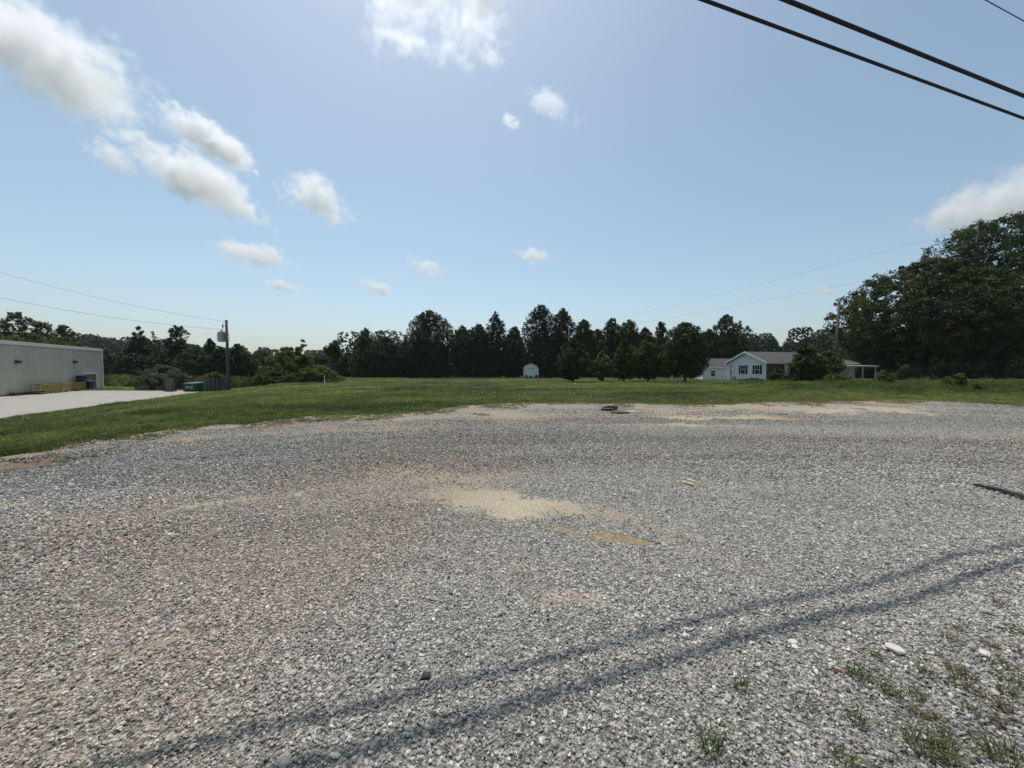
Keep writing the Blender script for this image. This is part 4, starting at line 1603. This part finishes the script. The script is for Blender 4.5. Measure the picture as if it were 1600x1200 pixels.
tc_.size = .42
tc_.extrude = .004
to = bpy.data.objects.new("tmp_text", tc_)
COL.objects.link(to)
bpy.context.view_layer.update()
tm = bpy.data.meshes.new_from_object(to.evaluated_get(bpy.context.evaluated_depsgraph_get()))
bpy.data.objects.remove(to)
lt = link("lettering", tm, plain("white stencil paint", (.7, .7, .68), .6, .1), dmp)
lt.rotation_euler = (math.radians(90), 0, 0)
lt.location = (wD * .24, -.006, dh * .36)
tag(dmp, 'green steel waste container with white lettering between the wooden fences', 'container')

# ---- weathered board fences round the container
def fence(label, pts_px, D_list, top_px, name="board_fence"):
    """each entry: photo column and depth of a fence corner"""
    P = [at(px, 600, D)[:2] for px, D in zip(pts_px, D_list)]
    root = empty(name, (P[0][0], P[0][1], -1.0))
    hF = at(pts_px[0], top_px, D_list[0])[2] + 1.0
    bw = .15
    bmesh_ = MB().poly([(0, -.012, 0), (bw - .012, -.012, 0), (bw - .012, .012, 0), (0, .012, 0),
                        (0, -.012, hF - .05), (bw - .012, -.012, hF - .05), (bw - .012, .012, hF - .05), (0, .012, hF - .05),
                        (.03, -.012, hF), (bw - .042, -.012, hF), (bw - .042, .012, hF), (.03, .012, hF)],
                       [(0, 1, 5, 4), (1, 2, 6, 5), (2, 3, 7, 6), (3, 0, 4, 7), (4, 5, 9, 8), (5, 6, 10, 9), (6, 7, 11, 10), (7, 4, 8, 11), (8, 9, 10, 11)]).mesh("board")
    bmesh_.materials.append(wood_grey)
    for k in range(len(P) - 1):
        d = P[k + 1] - P[k]
        Ls = float(np.linalg.norm(d))
        a = math.atan2(d[1], d[0])
        nb = max(1, int(Ls / bw))
        o0 = P[k] - P[0]
        for i in range(nb):
            q = o0 + d / Ls * (i * bw)
            b1 = link("board", bmesh_, None, root)
            b1.location = (q[0], q[1], random.uniform(0, .04))
            b1.rotation_euler = (0, random.uniform(-.008, .008), a + random.uniform(-.03, .03))
        rl = MB()
        for z in (.35, hF * .55, hF - .3):
            rl.box(0, Ls, .018, .06, z, z + .09)
        r_ = rl.build("rail", wood_grey, root)
        r_.location = (o0[0], o0[1], 0)
        r_.rotation_euler = (0, 0, a)
        for e_ in (0, Ls):
            q = o0 + d / Ls * e_
            po = MB().box(-.05, .05, .065, .165, 0, hF - .05).build("post", wood_grey, root)
            po.location = (q[0], q[1], 0)
            po.rotation_euler = (0, 0, a)
    tag(root, label, 'fence', 'board fences round the waste container')
    return root


fence('short weathered board fence left of the green waste container', [257.5, 262.5, 272.5], [47.5, 45.0, 44.8], 590.5)
fence('weathered board fence partly behind the green waste container', [274.5, 288], [49.5, 51.0], 590.0)
fence('weathered board fence beside the utility pole', [320.5, 330, 355], [44.6, 45.3, 47.8], 591.5)

# ---- pallet-like slab at the left fence
p_ = ground(252, 609, -1)
sl_ = MB()
for k in range(5):
    sl_.box(k * .24, k * .24 + .2, 0, 1.1, .12, .15)
sl_.box(0, 1.16, 0, .1, 0, .12).box(0, 1.16, .5, .6, 0, .12).box(0, 1.16, 1.0, 1.1, 0, .12)
o = sl_.build("wooden_pallet", plain("pale pallet wood", (.33, .30, .25), .9, .15, 5))
o.location = (p_[0] - .4, p_[1], -.985)
tag(o, 'pale low pallet lying at the left end of the board fence', 'pallet')

# ================================================================== POLES AND WIRES
pb_ = ground(357.5, 611, -1)
Dp = pb_[1]
ztop = at(354.5, 500, Dp)[2] + 1.0
pole = empty("utility_pole", (pb_[0], pb_[1], -1.0))
MB().tube([(0, 0, -.2), (-.03, 0, ztop * .5), (-.05, 0, ztop)], [.19, .165, .13], 12).build("shaft", pole_wood, pole, True)
zt_ = at(349, 526, Dp)[2] + 1.0
trn = MB().tube([(-.62, -.05, zt_ - .62), (-.62, -.05, zt_ - .60), (-.62, -.05, zt_ + .52), (-.62, -.05, zt_ + .60)], [.30, .36, .36, .30], 14).build("transformer", steel_m, pole)
for q in range(4):
    MB().box(-.99, -.96, -.3 + q * .14, -.22 + q * .14, zt_ - .5, zt_ + .4).build("cooling_fin", steel_m, trn)
MB().tube([(-.62, -.05, zt_ + .58), (-.62, -.05, zt_ + .74), (-.62, -.05, zt_ + .9)], [.05, .08, .04], 8).build("bushing", steel_m, trn)
MB().tube([(-.62, .1, zt_ + .58), (-.45, .05, ztop - .7), (-.45, .0, ztop - .3)], .012, 5).build("lead_wire", cable_m, trn)
MB().box(-.30, 0, -.05, .05, zt_ - .3, zt_ - .2).box(-.30, 0, -.05, .05, zt_ + .2, zt_ + .3).build("bracket", steel_m, trn)
MB().box(-.55, -.05, -.03, .03, ztop - .75, ztop - .68).build("cutout_arm", black_m, pole)
MB().tube([(-.5, 0, ztop - .95), (-.54, 0, ztop - .72), (-.5, 0, ztop - .45)], [.03, .07, .04], 7).build("fuse_cutout", black_m, pole)
MB().tube([(-.05, 0, ztop - .18), (-.42, 0, ztop - .16)], .03, 6).build("insulator_pin", steel_m, pole)
MB().tube([(.16, -.1, zt_ - .9), (.34, -.1, zt_ - .1), (.18, -.05, zt_ + .4)], .018, 5).build("cable_loop", cable_m, pole)
MB().tube([(.17, -.12, 0), (.15, -.12, zt_ - .8)], .045, 7).build("conduit", black_m, pole)
tag(pole, 'wooden utility pole with grey transformer beside the board fence', 'pole')


def wire(name, label, a, b, sag, r, mat, group=None, n=40, over=0):
    a, b = Vector(a), Vector(b)
    pts = []
    for i in range(n + 1):
        t = i / n
        p = a.lerp(b, t)
        p.z -= sag * 4 * t * (1 - t)
        pts.append(p)
    o = MB().tube(pts, r, 6).build(name, mat, None, True)
    return tag(o, label, 'wire', group)


GWi = 'wires to the transformer pole'
e1 = Vector((pb_[0] - .42, pb_[1], ztop - 1.0 - .16))
wire("overhead_wire", 'upper thin wire running left from the transformer pole top', e1, at(-260, 345, 30), .9, .011, thin_m, GWi)
e2 = Vector((pb_[0] - .1, pb_[1], at(345, 515, Dp)[2]))
wire("overhead_wire", 'lower thin wire running left from the transformer pole', e2, at(-260, 405, 30), .9, .013, thin_m, GWi)

# pale pole inside the tree row
Dq = 78.0
pq = at(888.5, 590, Dq)
zq = at(888.5, 512, Dq)[2]
o = empty("utility_pole", (pq[0], pq[1], Tz(pq[0], Dq)))
MB().tube([(0, 0, -.2), (0, 0, zq - Tz(pq[0], Dq))], [.16, .11], 10).build("shaft", plain("bleached pole wood", (.15, .14, .125), .9, .2, 5), o, True)
MB().tube([(0, -.1, zq - .5), (0, -.24, zq - .45)], .05, 6).build("insulator", steel_m, o)
tag(o, 'pale bleached pole half hidden behind the round ornamental tree', 'pole')

GS2 = 'service wires across the sky at the right'
top_q = Vector((pq[0], pq[1], zq - .1))
wire("overhead_wire", 'highest faint wire rising to the right across the sky', top_q, at(1720, 300, 26), .6, .006, thin_m, GS2)
wire("overhead_wire", 'middle faint wire crossing in front of the rust-tinged maple', top_q + Vector((0, 0, -.9)), at(1720, 360, 26), .7, .006, thin_m, GS2)
wire("overhead_wire", 'lowest faint wire crossing the dark right-hand trees', at(1440, 487, 34), at(1720, 408, 24), .15, .009, thin_m, GS2)

# security light pole by the house
Dl = 41.0
pl_ = at(1303, 590, Dl)
ptp = at(1311.5, 470, Dl)
zb = Tz(pl_[0], Dl)
lp = empty("light_pole", (pl_[0], pl_[1], zb))
dxl = ptp[0] - pl_[0]
hl = ptp[2] - zb
MB().tube([(0, 0, -.2), (dxl * .5, 0, hl * .5), (dxl, 0, hl)], [.16, .13, .11], 10).build("shaft", pole_wood, lp, True)
MB().tube([(dxl, 0, hl - .35), (dxl + .35, -.02, hl - .12), (dxl + .55, -.03, hl - .10)], .035, 7).build("lamp_arm", steel_m, lp)
hd = MB().tube([(dxl + .62, -.03, hl + .12), (dxl + .62, -.03, hl - .02), (dxl + .62, -.03, hl - .2), (dxl + .62, -.03, hl - .28)], [.10, .16, .17, .22], 10).build("lamp_head", black_m, lp)
MB().tube([(dxl + .62, -.03, hl - .285), (dxl + .62, -.03, hl - .42), (dxl + .62, -.03, hl - .48)], [.20, .16, .05], 10).build("lamp_lens", plain("clouded lens", (.5, .5, .48), .3, .05), hd)
MB().box(dxl - .2, dxl + .2, -.14, -.10, hl - .12, hl - .04).build("bracket", steel_m, lp)
tag(lp, 'leaning wooden security light pole beside the white house', 'light pole')

# roadside cables overhead (their shadows cross the gravel)
sunp = math.cos(SUN_EL) / math.sin(SUN_EL)


def straight(name, label, pa, pb, z, r, mat):
    a, b = ground(pa[0], pa[1], z), ground(pb[0], pb[1], z)
    d = (b - a) / np.linalg.norm(b - a)
    a, b = a - d * 26, b + d * 26
    a[2] += .0
    o = MB().tube([a + (b - a) * i / 30 for i in range(31)], r, 8).build(name, mat, None, True)
    return tag(o, label, 'cable', 'roadside cables overhead')


straight("overhead_cable", 'lower black cable of the two thick ones overhead at the right', (1100, 0), (1600, 185), 7.27, .026, cable_m)
straight("overhead_cable", 'upper thicker black cable overhead at the right', (1228, 0), (1600, 150), 7.74, .034, cable_m)
straight("overhead_cable", 'thin grey wire cutting the top right corner', (1540, 0), (1600, 33), 9.76, .010, thin_m)

# ---- marker stake at the thicket, pale pipe by the large ornamental tree
p_ = ground(534, 602, -.2)
o = MB().tube([(0, 0, -.1), (0.01, 0, .55), (.03, 0, 1.05)], [.05, .045, .03], 6).build("marker_stake", white_trim)
o.location = (p_[0], p_[1] - 4, Tz(p_[0], p_[1] - 4))
tag(o, 'short white marker stake at the right end of the green thicket', 'stake')
p_ = at(1050, 590, 55)
o = MB().tube([(0, 0, -.1), (0, 0, .7), (0, 0, 1.0), (0, 0, 1.06)], [.13, .13, .12, .04], 8).build("utility_pedestal", plain("pale blue grey plastic", (.42, .48, .52), .5, .08))
o.location = (p_[0], p_[1], Tz(p_[0], 55))
tag(o, 'pale narrow pedestal left of the largest ornamental tree trunk', 'pedestal')

# ================================================================== SMALL THINGS ON THE GRAVEL
def on_lot(px, py):
    p = ground(px, py, .035)
    return p[0], p[1], float(lot_z(p[0], p[1]))


# black rubber strip entering at the right
a = on_lot(1522, 760)
b = on_lot(1640, 791)
d = np.array([b[0] - a[0], b[1] - a[1]])
Ls = np.linalg.norm(d)
rs_ = MB()
n = 14
wv = .042
V = []
for i in range(n + 1):
    t = i / n
    w = wv * min(1, .25 + t * 3.2) * (1 + .05 * math.sin(i * 1.7))
    x = Ls * t
    zc = .030 + .022 * math.sin(t * 3.0) + .003 * math.sin(i * 2.3)
    y0 = .012 * math.sin(t * 5)
    V += [(x, y0 - w, zc - .012), (x, y0 - w, zc + .010), (x, y0 - w * .45, zc + .022), (x, y0 + w * .5, zc + .017), (x, y0 + w, zc + .006), (x, y0 + w, zc - .012)]
fs = []
for i in range(n):
    for j in range(6):
        a0, a1 = i * 6 + j, i * 6 + (j + 1) % 6
        fs.append((a0, a0 + 6, a1 + 6, a1))
fs += [tuple(range(6)), tuple(reversed(range(n * 6, n * 6 + 6)))]
rs_.poly(V, fs)
o = rs_.build("rubber_strip", plain("dusty black rubber", (.030, .029, .028), .75, .5, 22, .4), None)
o.location = a
o.rotation_euler = (0, 0, math.atan2(d[1], d[0]))
tag(o, 'long torn black rubber strip lying on the gravel at the right', 'rubber strip')

# splintered pale wood
splm = plain("fresh splintered wood", (.62, .50, .30), .85, .2, 20, .4, stretch=(.3, 3, 3))


def splinter(label, pa, pb, w, h, seed):
    a, b = on_lot(*pa), on_lot(*pb)
    r = random.Random(seed)
    d = Vector((b[0] - a[0], b[1] - a[1], 0))
    L_ = d.length
    V, fs = [], []
    n = 7
    for i in range(n + 1):
        t = i / n
        ww = w * (.35 + .65 * math.sin(math.pi * min(max(t, .12), .9))) * r.uniform(.75, 1.2)
        hh = h * r.uniform(.7, 1.2) * (.5 + .5 * math.sin(math.pi * min(max(t, .1), .9)))
        y = r.uniform(-.25, .25) * w
        V += [(L_ * t, y - ww, 0.002), (L_ * t, y - ww * .5, hh), (L_ * t, y + ww * .6, hh * .8), (L_ * t, y + ww, 0.002)]
    for i in range(n):
        for j in range(4):
            a0, a1 = i * 4 + j, i * 4 + (j + 1) % 4
            fs.append((a0, a0 + 4, a1 + 4, a1))
    fs += [(0, 1, 2, 3), tuple(reversed(range(n * 4, n * 4 + 4)))]
    o = MB().poly(V, fs).build("wood_splinter", splm)
    o.location = (a[0], a[1], a[2] + .012)
    o.rotation_euler = (0, 0, math.atan2(d.y, d.x))
    tag(o, label, 'wood', 'broken pale wood on the gravel')


splinter('upper piece of the pale splintered wood on the gravel', (1063, 748), (1089, 755), .020, .022, 1)
splinter('lower thicker piece of the pale splintered wood on the gravel', (1061, 754), (1088, 761), .026, .026, 2)
splinter('short pale wood chip at the right end of the splintered wood', (1084, 765), (1089, 762), .012, .015, 3)
splinter('dark twig lying among the weeds at the lower right', (1531, 957), (1555, 963), .008, .010, 4)
bpy.data.objects[[o.name for o in bpy.data.objects if o.get('label', '').startswith('dark twig')][0]].data.materials[0] = bark

# larger stones that stand out in the gravel
def big_stone(label, px, py, w, col, seed, flat=.5, rz=0.0, nm="stone"):
    me = stone_mesh(nm, seed, 2 if nm != 'stone' else 3, .9 if nm != 'stone' else .1)
    m_ = plain("stone colour %d" % seed, col, .85, .15, 18, .3)
    x, y, z = on_lot(px, py)
    for v in me.vertices:
        v.co = Vector((v.co.x * w, v.co.y * w, v.co.z * w * flat * 1.6))
    o = link(nm, me, m_)
    o.location = (x, y, z + w * flat * .28)
    o.rotation_euler = (0, 0, rz)
    tag(o, label, {'stone': 'stone', 'earth_clod': 'clod'}.get(nm, 'rubble'),
        {'stone': 'larger stones lying in the gravel', 'earth_clod': 'earth clods on the sandy ground'}.get(nm, 'rubble at the far edge of the gravel'))


big_stone('large flat cream stone right of the cable shadows', 1397, 1017, .085, (.60, .56, .46), 11, .42)
big_stone('upper white stone of the close pair near the lower cable shadow', 1072, 986, .040, (.66, .64, .60), 12)
big_stone('lower white stone of the close pair near the lower cable shadow', 1073, 996, .040, (.66, .64, .60), 13)
big_stone('dark grey stone just above the upper cable shadow', 665, 1060, .045, (.045, .047, .052), 14, .7)
big_stone('long pale grey stone left of the upper cable shadow', 455, 1055, .055, (.36, .35, .33), 15, .4, 1.0)
big_stone('cream stone at the bottom edge left of centre', 445, 1193, .045, (.56, .50, .38), 16, .7)
big_stone('pale stone left of the dark stone', 591, 1055, .035, (.38, .37, .35), 17)
big_stone('pale white stone on the right among grass tufts', 1540, 1024, .05, (.60, .58, .52), 18, .45, .6)
big_stone('white stone left of the large cream stone', 1239, 1006, .042, (.62, .60, .56), 19, .5)
big_stone('flat white stone just below the one left of the cream stone', 1242, 1014, .038, (.62, .60, .56), 20, .5)
big_stone('brown broken rubble lump at the far edge of the gravel', 954, 641.5, .62, (.085, .058, .045), 21, .42, .2, "rubble_lump")
big_stone('flat brown slab of rubble at the far edge of the gravel', 968, 645, .60, (.12, .085, .07), 22, .18, 0, "rubble_slab")
big_stone('pale flat rubble piece right of the brown slab', 988, 643.5, .42, (.46, .40, .34), 23, .2, 0, "rubble_slab")
big_stone('dark red stone chip among the grass tufts', 1309, 1053, .035, (.12, .04, .03), 24, .5)

big_stone('brown earth clod on the sandy ground, leftmost of four', 1186, 656, .24, (.22, .165, .115), 31, .22, .3, "earth_clod")
big_stone('dark earth clod in the middle of the sandy ground', 1222, 648, .26, (.19, .145, .11), 32, .22, .9, "earth_clod")
big_stone('largest brown earth clod on the sandy ground, behind the others', 1345, 640, .52, (.24, .18, .13), 33, .17, .1, "earth_clod")
big_stone('rightmost brown earth clod on the sandy ground', 1400, 643.5, .30, (.24, .18, .13), 34, .2, 1.4, "earth_clod")

# grass tufts growing in the gravel at the lower right
tuft_mat = {}


def tuft_material(key, c):
    m_, nt_, b_ = new_mat("tuft " + key)
    g_ = nt_.nodes.new("ShaderNodeNewGeometry")
    rp_ = nt_.nodes.new("ShaderNodeValToRGB")
    c = np.array(c)
    rp_.color_ramp.elements[0].color = (*(c * .6), 1)
    rp_.color_ramp.elements[1].color = (*(c * 1.4), 1)
    nt_.links.new(g_.outputs['Random Per Island'], rp_.inputs[0])
    nt_.links.new(rp_.outputs[0], b_.inputs['Base Color'])
    b_.inputs['Roughness'].default_value = .6
    tr = nt_.nodes.new("ShaderNodeBsdfTranslucent")
    nt_.links.new(rp_.outputs[0], tr.inputs['Color'])
    mx_ = nt_.nodes.new("ShaderNodeMixShader")
    mx_.inputs[0].default_value = .3
    nt_.links.new(b_.outputs[0], mx_.inputs[1])
    nt_.links.new(tr.outputs[0], mx_.inputs[2])
    nt_.links.new(mx_.outputs[0], nt_.nodes["Material Output"].inputs['Surface'])
    return m_


tuft_mat = {'green': tuft_material('green', (.085, .135, .035)), 'olive': tuft_material('olive', (.14, .145, .045)),
            'dry': tuft_material('dry', (.20, .165, .075))}
TU = [  # px, py, width m, height m, blades, colour, label
    (1112, 1174, .060, .12, 46, 'green', 'tall dark green grass tuft near the bottom edge, leftmost of the tall ones'),
    (1156, 1076, .050, .07, 32, 'green', 'small dark green grass tuft just below the lower cable shadow'),
    (1341, 1062, .070, .085, 50, 'green', 'bushy green grass tuft below the large cream stone'),
    (1392, 1086, .065, .07, 40, 'olive', 'green and straw tuft right of the bushy green tuft'),
    (1433, 1090, .060, .06, 34, 'olive', 'small olive tuft second to the right of the bushy green tuft'),
    (1371, 1030, .045, .05, 24, 'olive', 'tiny tuft at the left of the large cream stone'),
    (1259, 1108, .095, .06, 20, 'green', 'sparse spreading weed with thin splayed blades'),
    (1341, 1134, .060, .12, 24, 'olive', 'sparse upright weed below the bushy green tuft'),
    (1446, 1176, .100, .10, 80, 'olive', 'large olive grass tuft near the bottom edge'),
    (1478, 1186, .075, .07, 46, 'olive', 'low right half of the large olive tuft'),
    (1480, 1162, .060, .06, 36, 'olive', 'small tuft behind the large olive tuft'),
    (1319, 1192, .060, .07, 36, 'olive', 'tuft cut by the bottom edge left of the large olive tuft'),
    (1581, 1192, .110, .11, 80, 'olive', 'large olive grass tuft in the bottom right corner'),
]
for (px, py, dry, lab) in [
        (1517, 1110, 0, 'low olive tuft right of the tall sparse upright weed, midway to the edge'),
        (1574, 1086, 0, 'olive tuft near the right edge, level with the green and straw tuft'),
        (1491, 1052, 1, 'straw-tinged tuft forming the upper end of a slanting grass line'),
        (1498, 1070, 0, 'olive tuft forming the lower end of a slanting grass line'),
        (1446, 1054, 0, 'small olive tuft down to the right of the large cream stone'),
        (1542, 1037, 0, 'olive tuft just below the pale white stone at the right'),
        (1577, 1045, 1, 'straw-tinged tuft right of the pale white stone near the edge'),
        (1493, 980, 1, 'straw-tinged tuft above right of the large cream stone'),
        (1482, 998, 0, 'tiny olive tuft just below the straw tuft above the cream stone level'),
        (1585, 986, 0, 'olive tuft at the right edge above the pale white stone'),
        (1547, 1008, 1, 'straw-tinged tuft just above the pale white stone'),
        (1559, 942, 1, 'highest straw-tinged tuft, beside the dark twig'),
        (1564, 1062, 0, 'olive tuft below the straw tuft at the right of the pale stone'),
        (1570, 1110, 1, 'straw-tinged tuft near the right edge above the corner tuft'),
        (1435, 1120, 1, 'straw-tinged tuft above the large olive tuft at the bottom'),
        (1529, 1172, 0, 'olive tuft between the large olive tuft and the corner tuft'),
        (1550, 1098, 1, 'straw-tinged tuft second in from the right edge, above the corner tuft'),
        (1513, 1060, 0, 'thin olive tuft right beside the slanting grass line'),
        (1595, 1020, 1, 'straw-tinged tuft touching the right edge beside the pale stone'),
        (1560, 1130, 1, 'faint straw-tinged tuft directly above the corner tuft'),
        (1520, 1085, 1, 'faint straw-tinged tuft between the slanting grass line and the low olive tuft'),
        (1590, 1075, 0, 'olive tuft touching the right edge below the pale stone'),
        (1460, 1130, 1, 'faint straw-tinged tuft just right of the one above the large olive tuft')]:
    TU.append((px, py, random.uniform(.045, .07), random.uniform(.035, .055), random.randint(26, 44), 'dry' if dry else 'olive', lab))
for i, (px, py, w, h, nb, ck, lab) in enumerate(TU):
    me = clump_mesh("grass_tuft", 5000 + i, int(nb * 1.5), h, w * .55, .0017, .95)
    o = link("grass_tuft", me, tuft_mat[ck])
    x, y, z = on_lot(px, py)
    o.location = (x, y, z - .002)
    tag(o, lab, 'grass tuft', 'grass tufts in the gravel')

# ================================================================== CLOUDS (real volumes)
def cloud_mat(name, seed, dens, ragged):
    """ragged vapour: dense where the noise beats a threshold that rises towards the rim"""
    m_ = bpy.data.materials.new(name)
    m_.use_nodes = True
    nt_ = m_.node_tree
    N_, L_ = nt_.nodes, nt_.links
    N_.clear()
    out_ = N_.new("ShaderNodeOutputMaterial")
    pv = N_.new("ShaderNodeVolumePrincipled")
    pv.inputs['Color'].default_value = (.99, .99, .99, 1)
    pv.inputs['Anisotropy'].default_value = .45
    L_.new(pv.outputs[0], out_.inputs['Volume'])
    tc2 = N_.new("ShaderNodeTexCoord")
    mp = N_.new("ShaderNodeMapping")       # undo the stretch of the hull for the noise
    L_.new(tc2.outputs['Object'], mp.inputs[0])

    def noise(scale, det, rgh, w):
        z_ = N_.new("ShaderNodeTexNoise")
        z_.noise_dimensions = '4D'
        z_.inputs['W'].default_value = w
        z_.inputs['Scale'].default_value = scale
        z_.inputs['Detail'].default_value = det
        z_.inputs['Roughness'].default_value = rgh
        L_.new(mp.outputs[0], z_.inputs['Vector'])
        return z_

    def math_(op, a, b, c=None):
        k_ = N_.new("ShaderNodeMath")
        k_.operation = op
        for q, v in enumerate((a, b, c)):
            if v is None:
                continue
            if isinstance(v, (int, float)):
                k_.inputs[q].default_value = v
            else:
                L_.new(v, k_.inputs[q])
        return k_.outputs[0]
    big = noise(.62, 1.0, .5, seed * 1.37)          # lobes
    fine = noise(2.3, 7.0, .64, seed * 2.11 + 5)    # ragged detail
    n01 = math_('ADD', math_('MULTIPLY_ADD', big.outputs[0], 1.7, -.35), math_('MULTIPLY_ADD', fine.outputs[0], ragged, -.5 * ragged))
    ln = N_.new("ShaderNodeVectorMath")
    ln.operation = 'LENGTH'
    L_.new(tc2.outputs['Object'], ln.inputs[0])
    thr = math_('MULTIPLY_ADD', math_('POWER', ln.outputs['Value'], 1.6), 1.25, -.05)
    diff = math_('SUBTRACT', n01, thr)
    mr_ = N_.new("ShaderNodeMapRange")
    mr_.interpolation_type = 'SMOOTHSTEP'
    mr_.inputs['From Min'].default_value = 0.0
    mr_.inputs['From Max'].default_value = 0.75
    mr_.inputs['To Min'].default_value = 0
    mr_.inputs['To Max'].default_value = dens
    L_.new(diff, mr_.inputs[0])
    L_.new(mr_.outputs[0], pv.inputs['Density'])
    return m_, mp


def hull_mesh(name, seed):
    import bmesh
    bm = bmesh.new()
    bmesh.ops.create_icosphere(bm, subdivisions=3, radius=1.0)
    me_ = bpy.data.meshes.new(name)
    bm.to_mesh(me_)
    bm.free()
    return me_


BASE = 1100.0
CL = [  # (x0,y0)-(x1,y1) long axis in photo px, half thickness px, density scale, threshold, wisp, label
    (-170, -50, 266, 190, 84, 1.05, .60, 1.0, 'largest grey-bellied cloud streaking down from the upper left corner'),
    (235, 160, 418, 272, 31, .8, .62, 1.2, 'white cloud just right of the tip of the largest cloud'),
    (160, 212, 440, 350, 42, 1.0, .60, 1.0, 'long grey-based cloud below the middle left of the sky'),
    (430, 280, 556, 336, 38, .9, .60, 1.1, 'small puffy white cloud right of the long grey-based cloud'),
    (325, 382, 470, 410, 22, .7, .62, 1.2, 'thin flat cloud strip low in the left sky'),
    (405, 440, 485, 454, 12, .5, .62, 1.3, 'faint thin wisp under the flat cloud strip'),
    (515, -60, 840, 8, 100, 1.6, .58, 1.0, 'bright white cloud at the top centre cut by the picture edge'),
    (812, 138, 912, 192, 19, .22, .62, 1.3, 'small white cloud puff right of the top centre'),
    (780, 182, 815, 196, 12, .45, .62, 1.3, 'tiny wisp left of the small white puff'),
    (800, 392, 870, 410, 15, .55, .62, 1.3, 'small low pale cloud above the middle of the tree row'),
    (632, 402, 700, 432, 17, .45, .62, 1.3, 'faint cloud patch above the domed tree'),
    (550, 440, 625, 455, 13, .4, .62, 1.3, 'faintest streak of cloud left of the patch above the domed tree'),
    (1475, 345, 1720, 290, 60, 1.1, .58, 1.0, 'large pale cloud behind the tallest right-hand tree'),
    (1265, 452, 1320, 458, 9, .5, .60, 1.3, 'small low wisp left of the security light pole top'),
    (130, 225, 205, 262, 24, .35, .62, 1.4, 'faint veil of cloud at the left below the largest cloud'),
]
for i, (x0, y0, x1, y1, ht, dn, thr, wi, lab) in enumerate(CL):
    xm, ym = (x0 + x1) / 2, (y0 + y1) / 2
    d = ray(xm, ym)
    k = (BASE + 150) / d[2]
    c = np.array([0, 0, CAM_H]) + d * k
    depth = c[1]
    a = at(x0, y0, depth)
    b = at(x1, y1, depth)
    ax = Vector(b - a)
    hl_ = ax.length / 2
    hv = ht / F * depth
    ax.normalize()
    back = Vector((0, 1, 0))
    upv = ax.cross(back).normalized()
    if upv.z < 0:
        upv = -upv
    bk_ = upv.cross(ax).normalized()
    hd_ = min(hl_, 1.8 * hv)
    cm, mp = cloud_mat("cloud vapour %d" % i, 3 + i, dn * 3.0 / hv, 2.5 if wi < 1.15 else 2.9)
    mp.inputs['Scale'].default_value = (1.5 * hl_ / hv, 1.5 * hd_ / hv, 1.5)
    o = link("cloud", hull_mesh("cloud", i), cm)
    o.matrix_world = Matrix(((ax.x * hl_ * 1.25, bk_.x * hd_ * 1.25, upv.x * hv * 1.25, c[0]),
                             (ax.y * hl_ * 1.25, bk_.y * hd_ * 1.25, upv.y * hv * 1.25, c[1]),
                             (ax.z * hl_ * 1.25, bk_.z * hd_ * 1.25, upv.z * hv * 1.25, c[2]), (0, 0, 0, 1)))
    tag(o, lab, 'cloud', 'clouds in the hazy blue sky')

# ================================================================== SUMMER HAZE (one closed box of even air)
hz_m = bpy.data.materials.new("summer haze")
hz_m.use_nodes = True
hn = hz_m.node_tree.nodes
hn.clear()
ho = hn.new("ShaderNodeOutputMaterial")
hv_ = hn.new("ShaderNodeVolumePrincipled")
hv_.inputs['Color'].default_value = (.90, .94, 1.0, 1)
hv_.inputs['Density'].default_value = 0.00013
hv_.inputs['Anisotropy'].default_value = 0.2
hz_m.node_tree.links.new(hv_.outputs[0], ho.inputs['Volume'])
tag(MB().box(-6500, 6500, -600, 9500, -16, 45).build("haze", hz_m), 'thin summer haze lying over the whole scene', 'haze', kind='stuff')
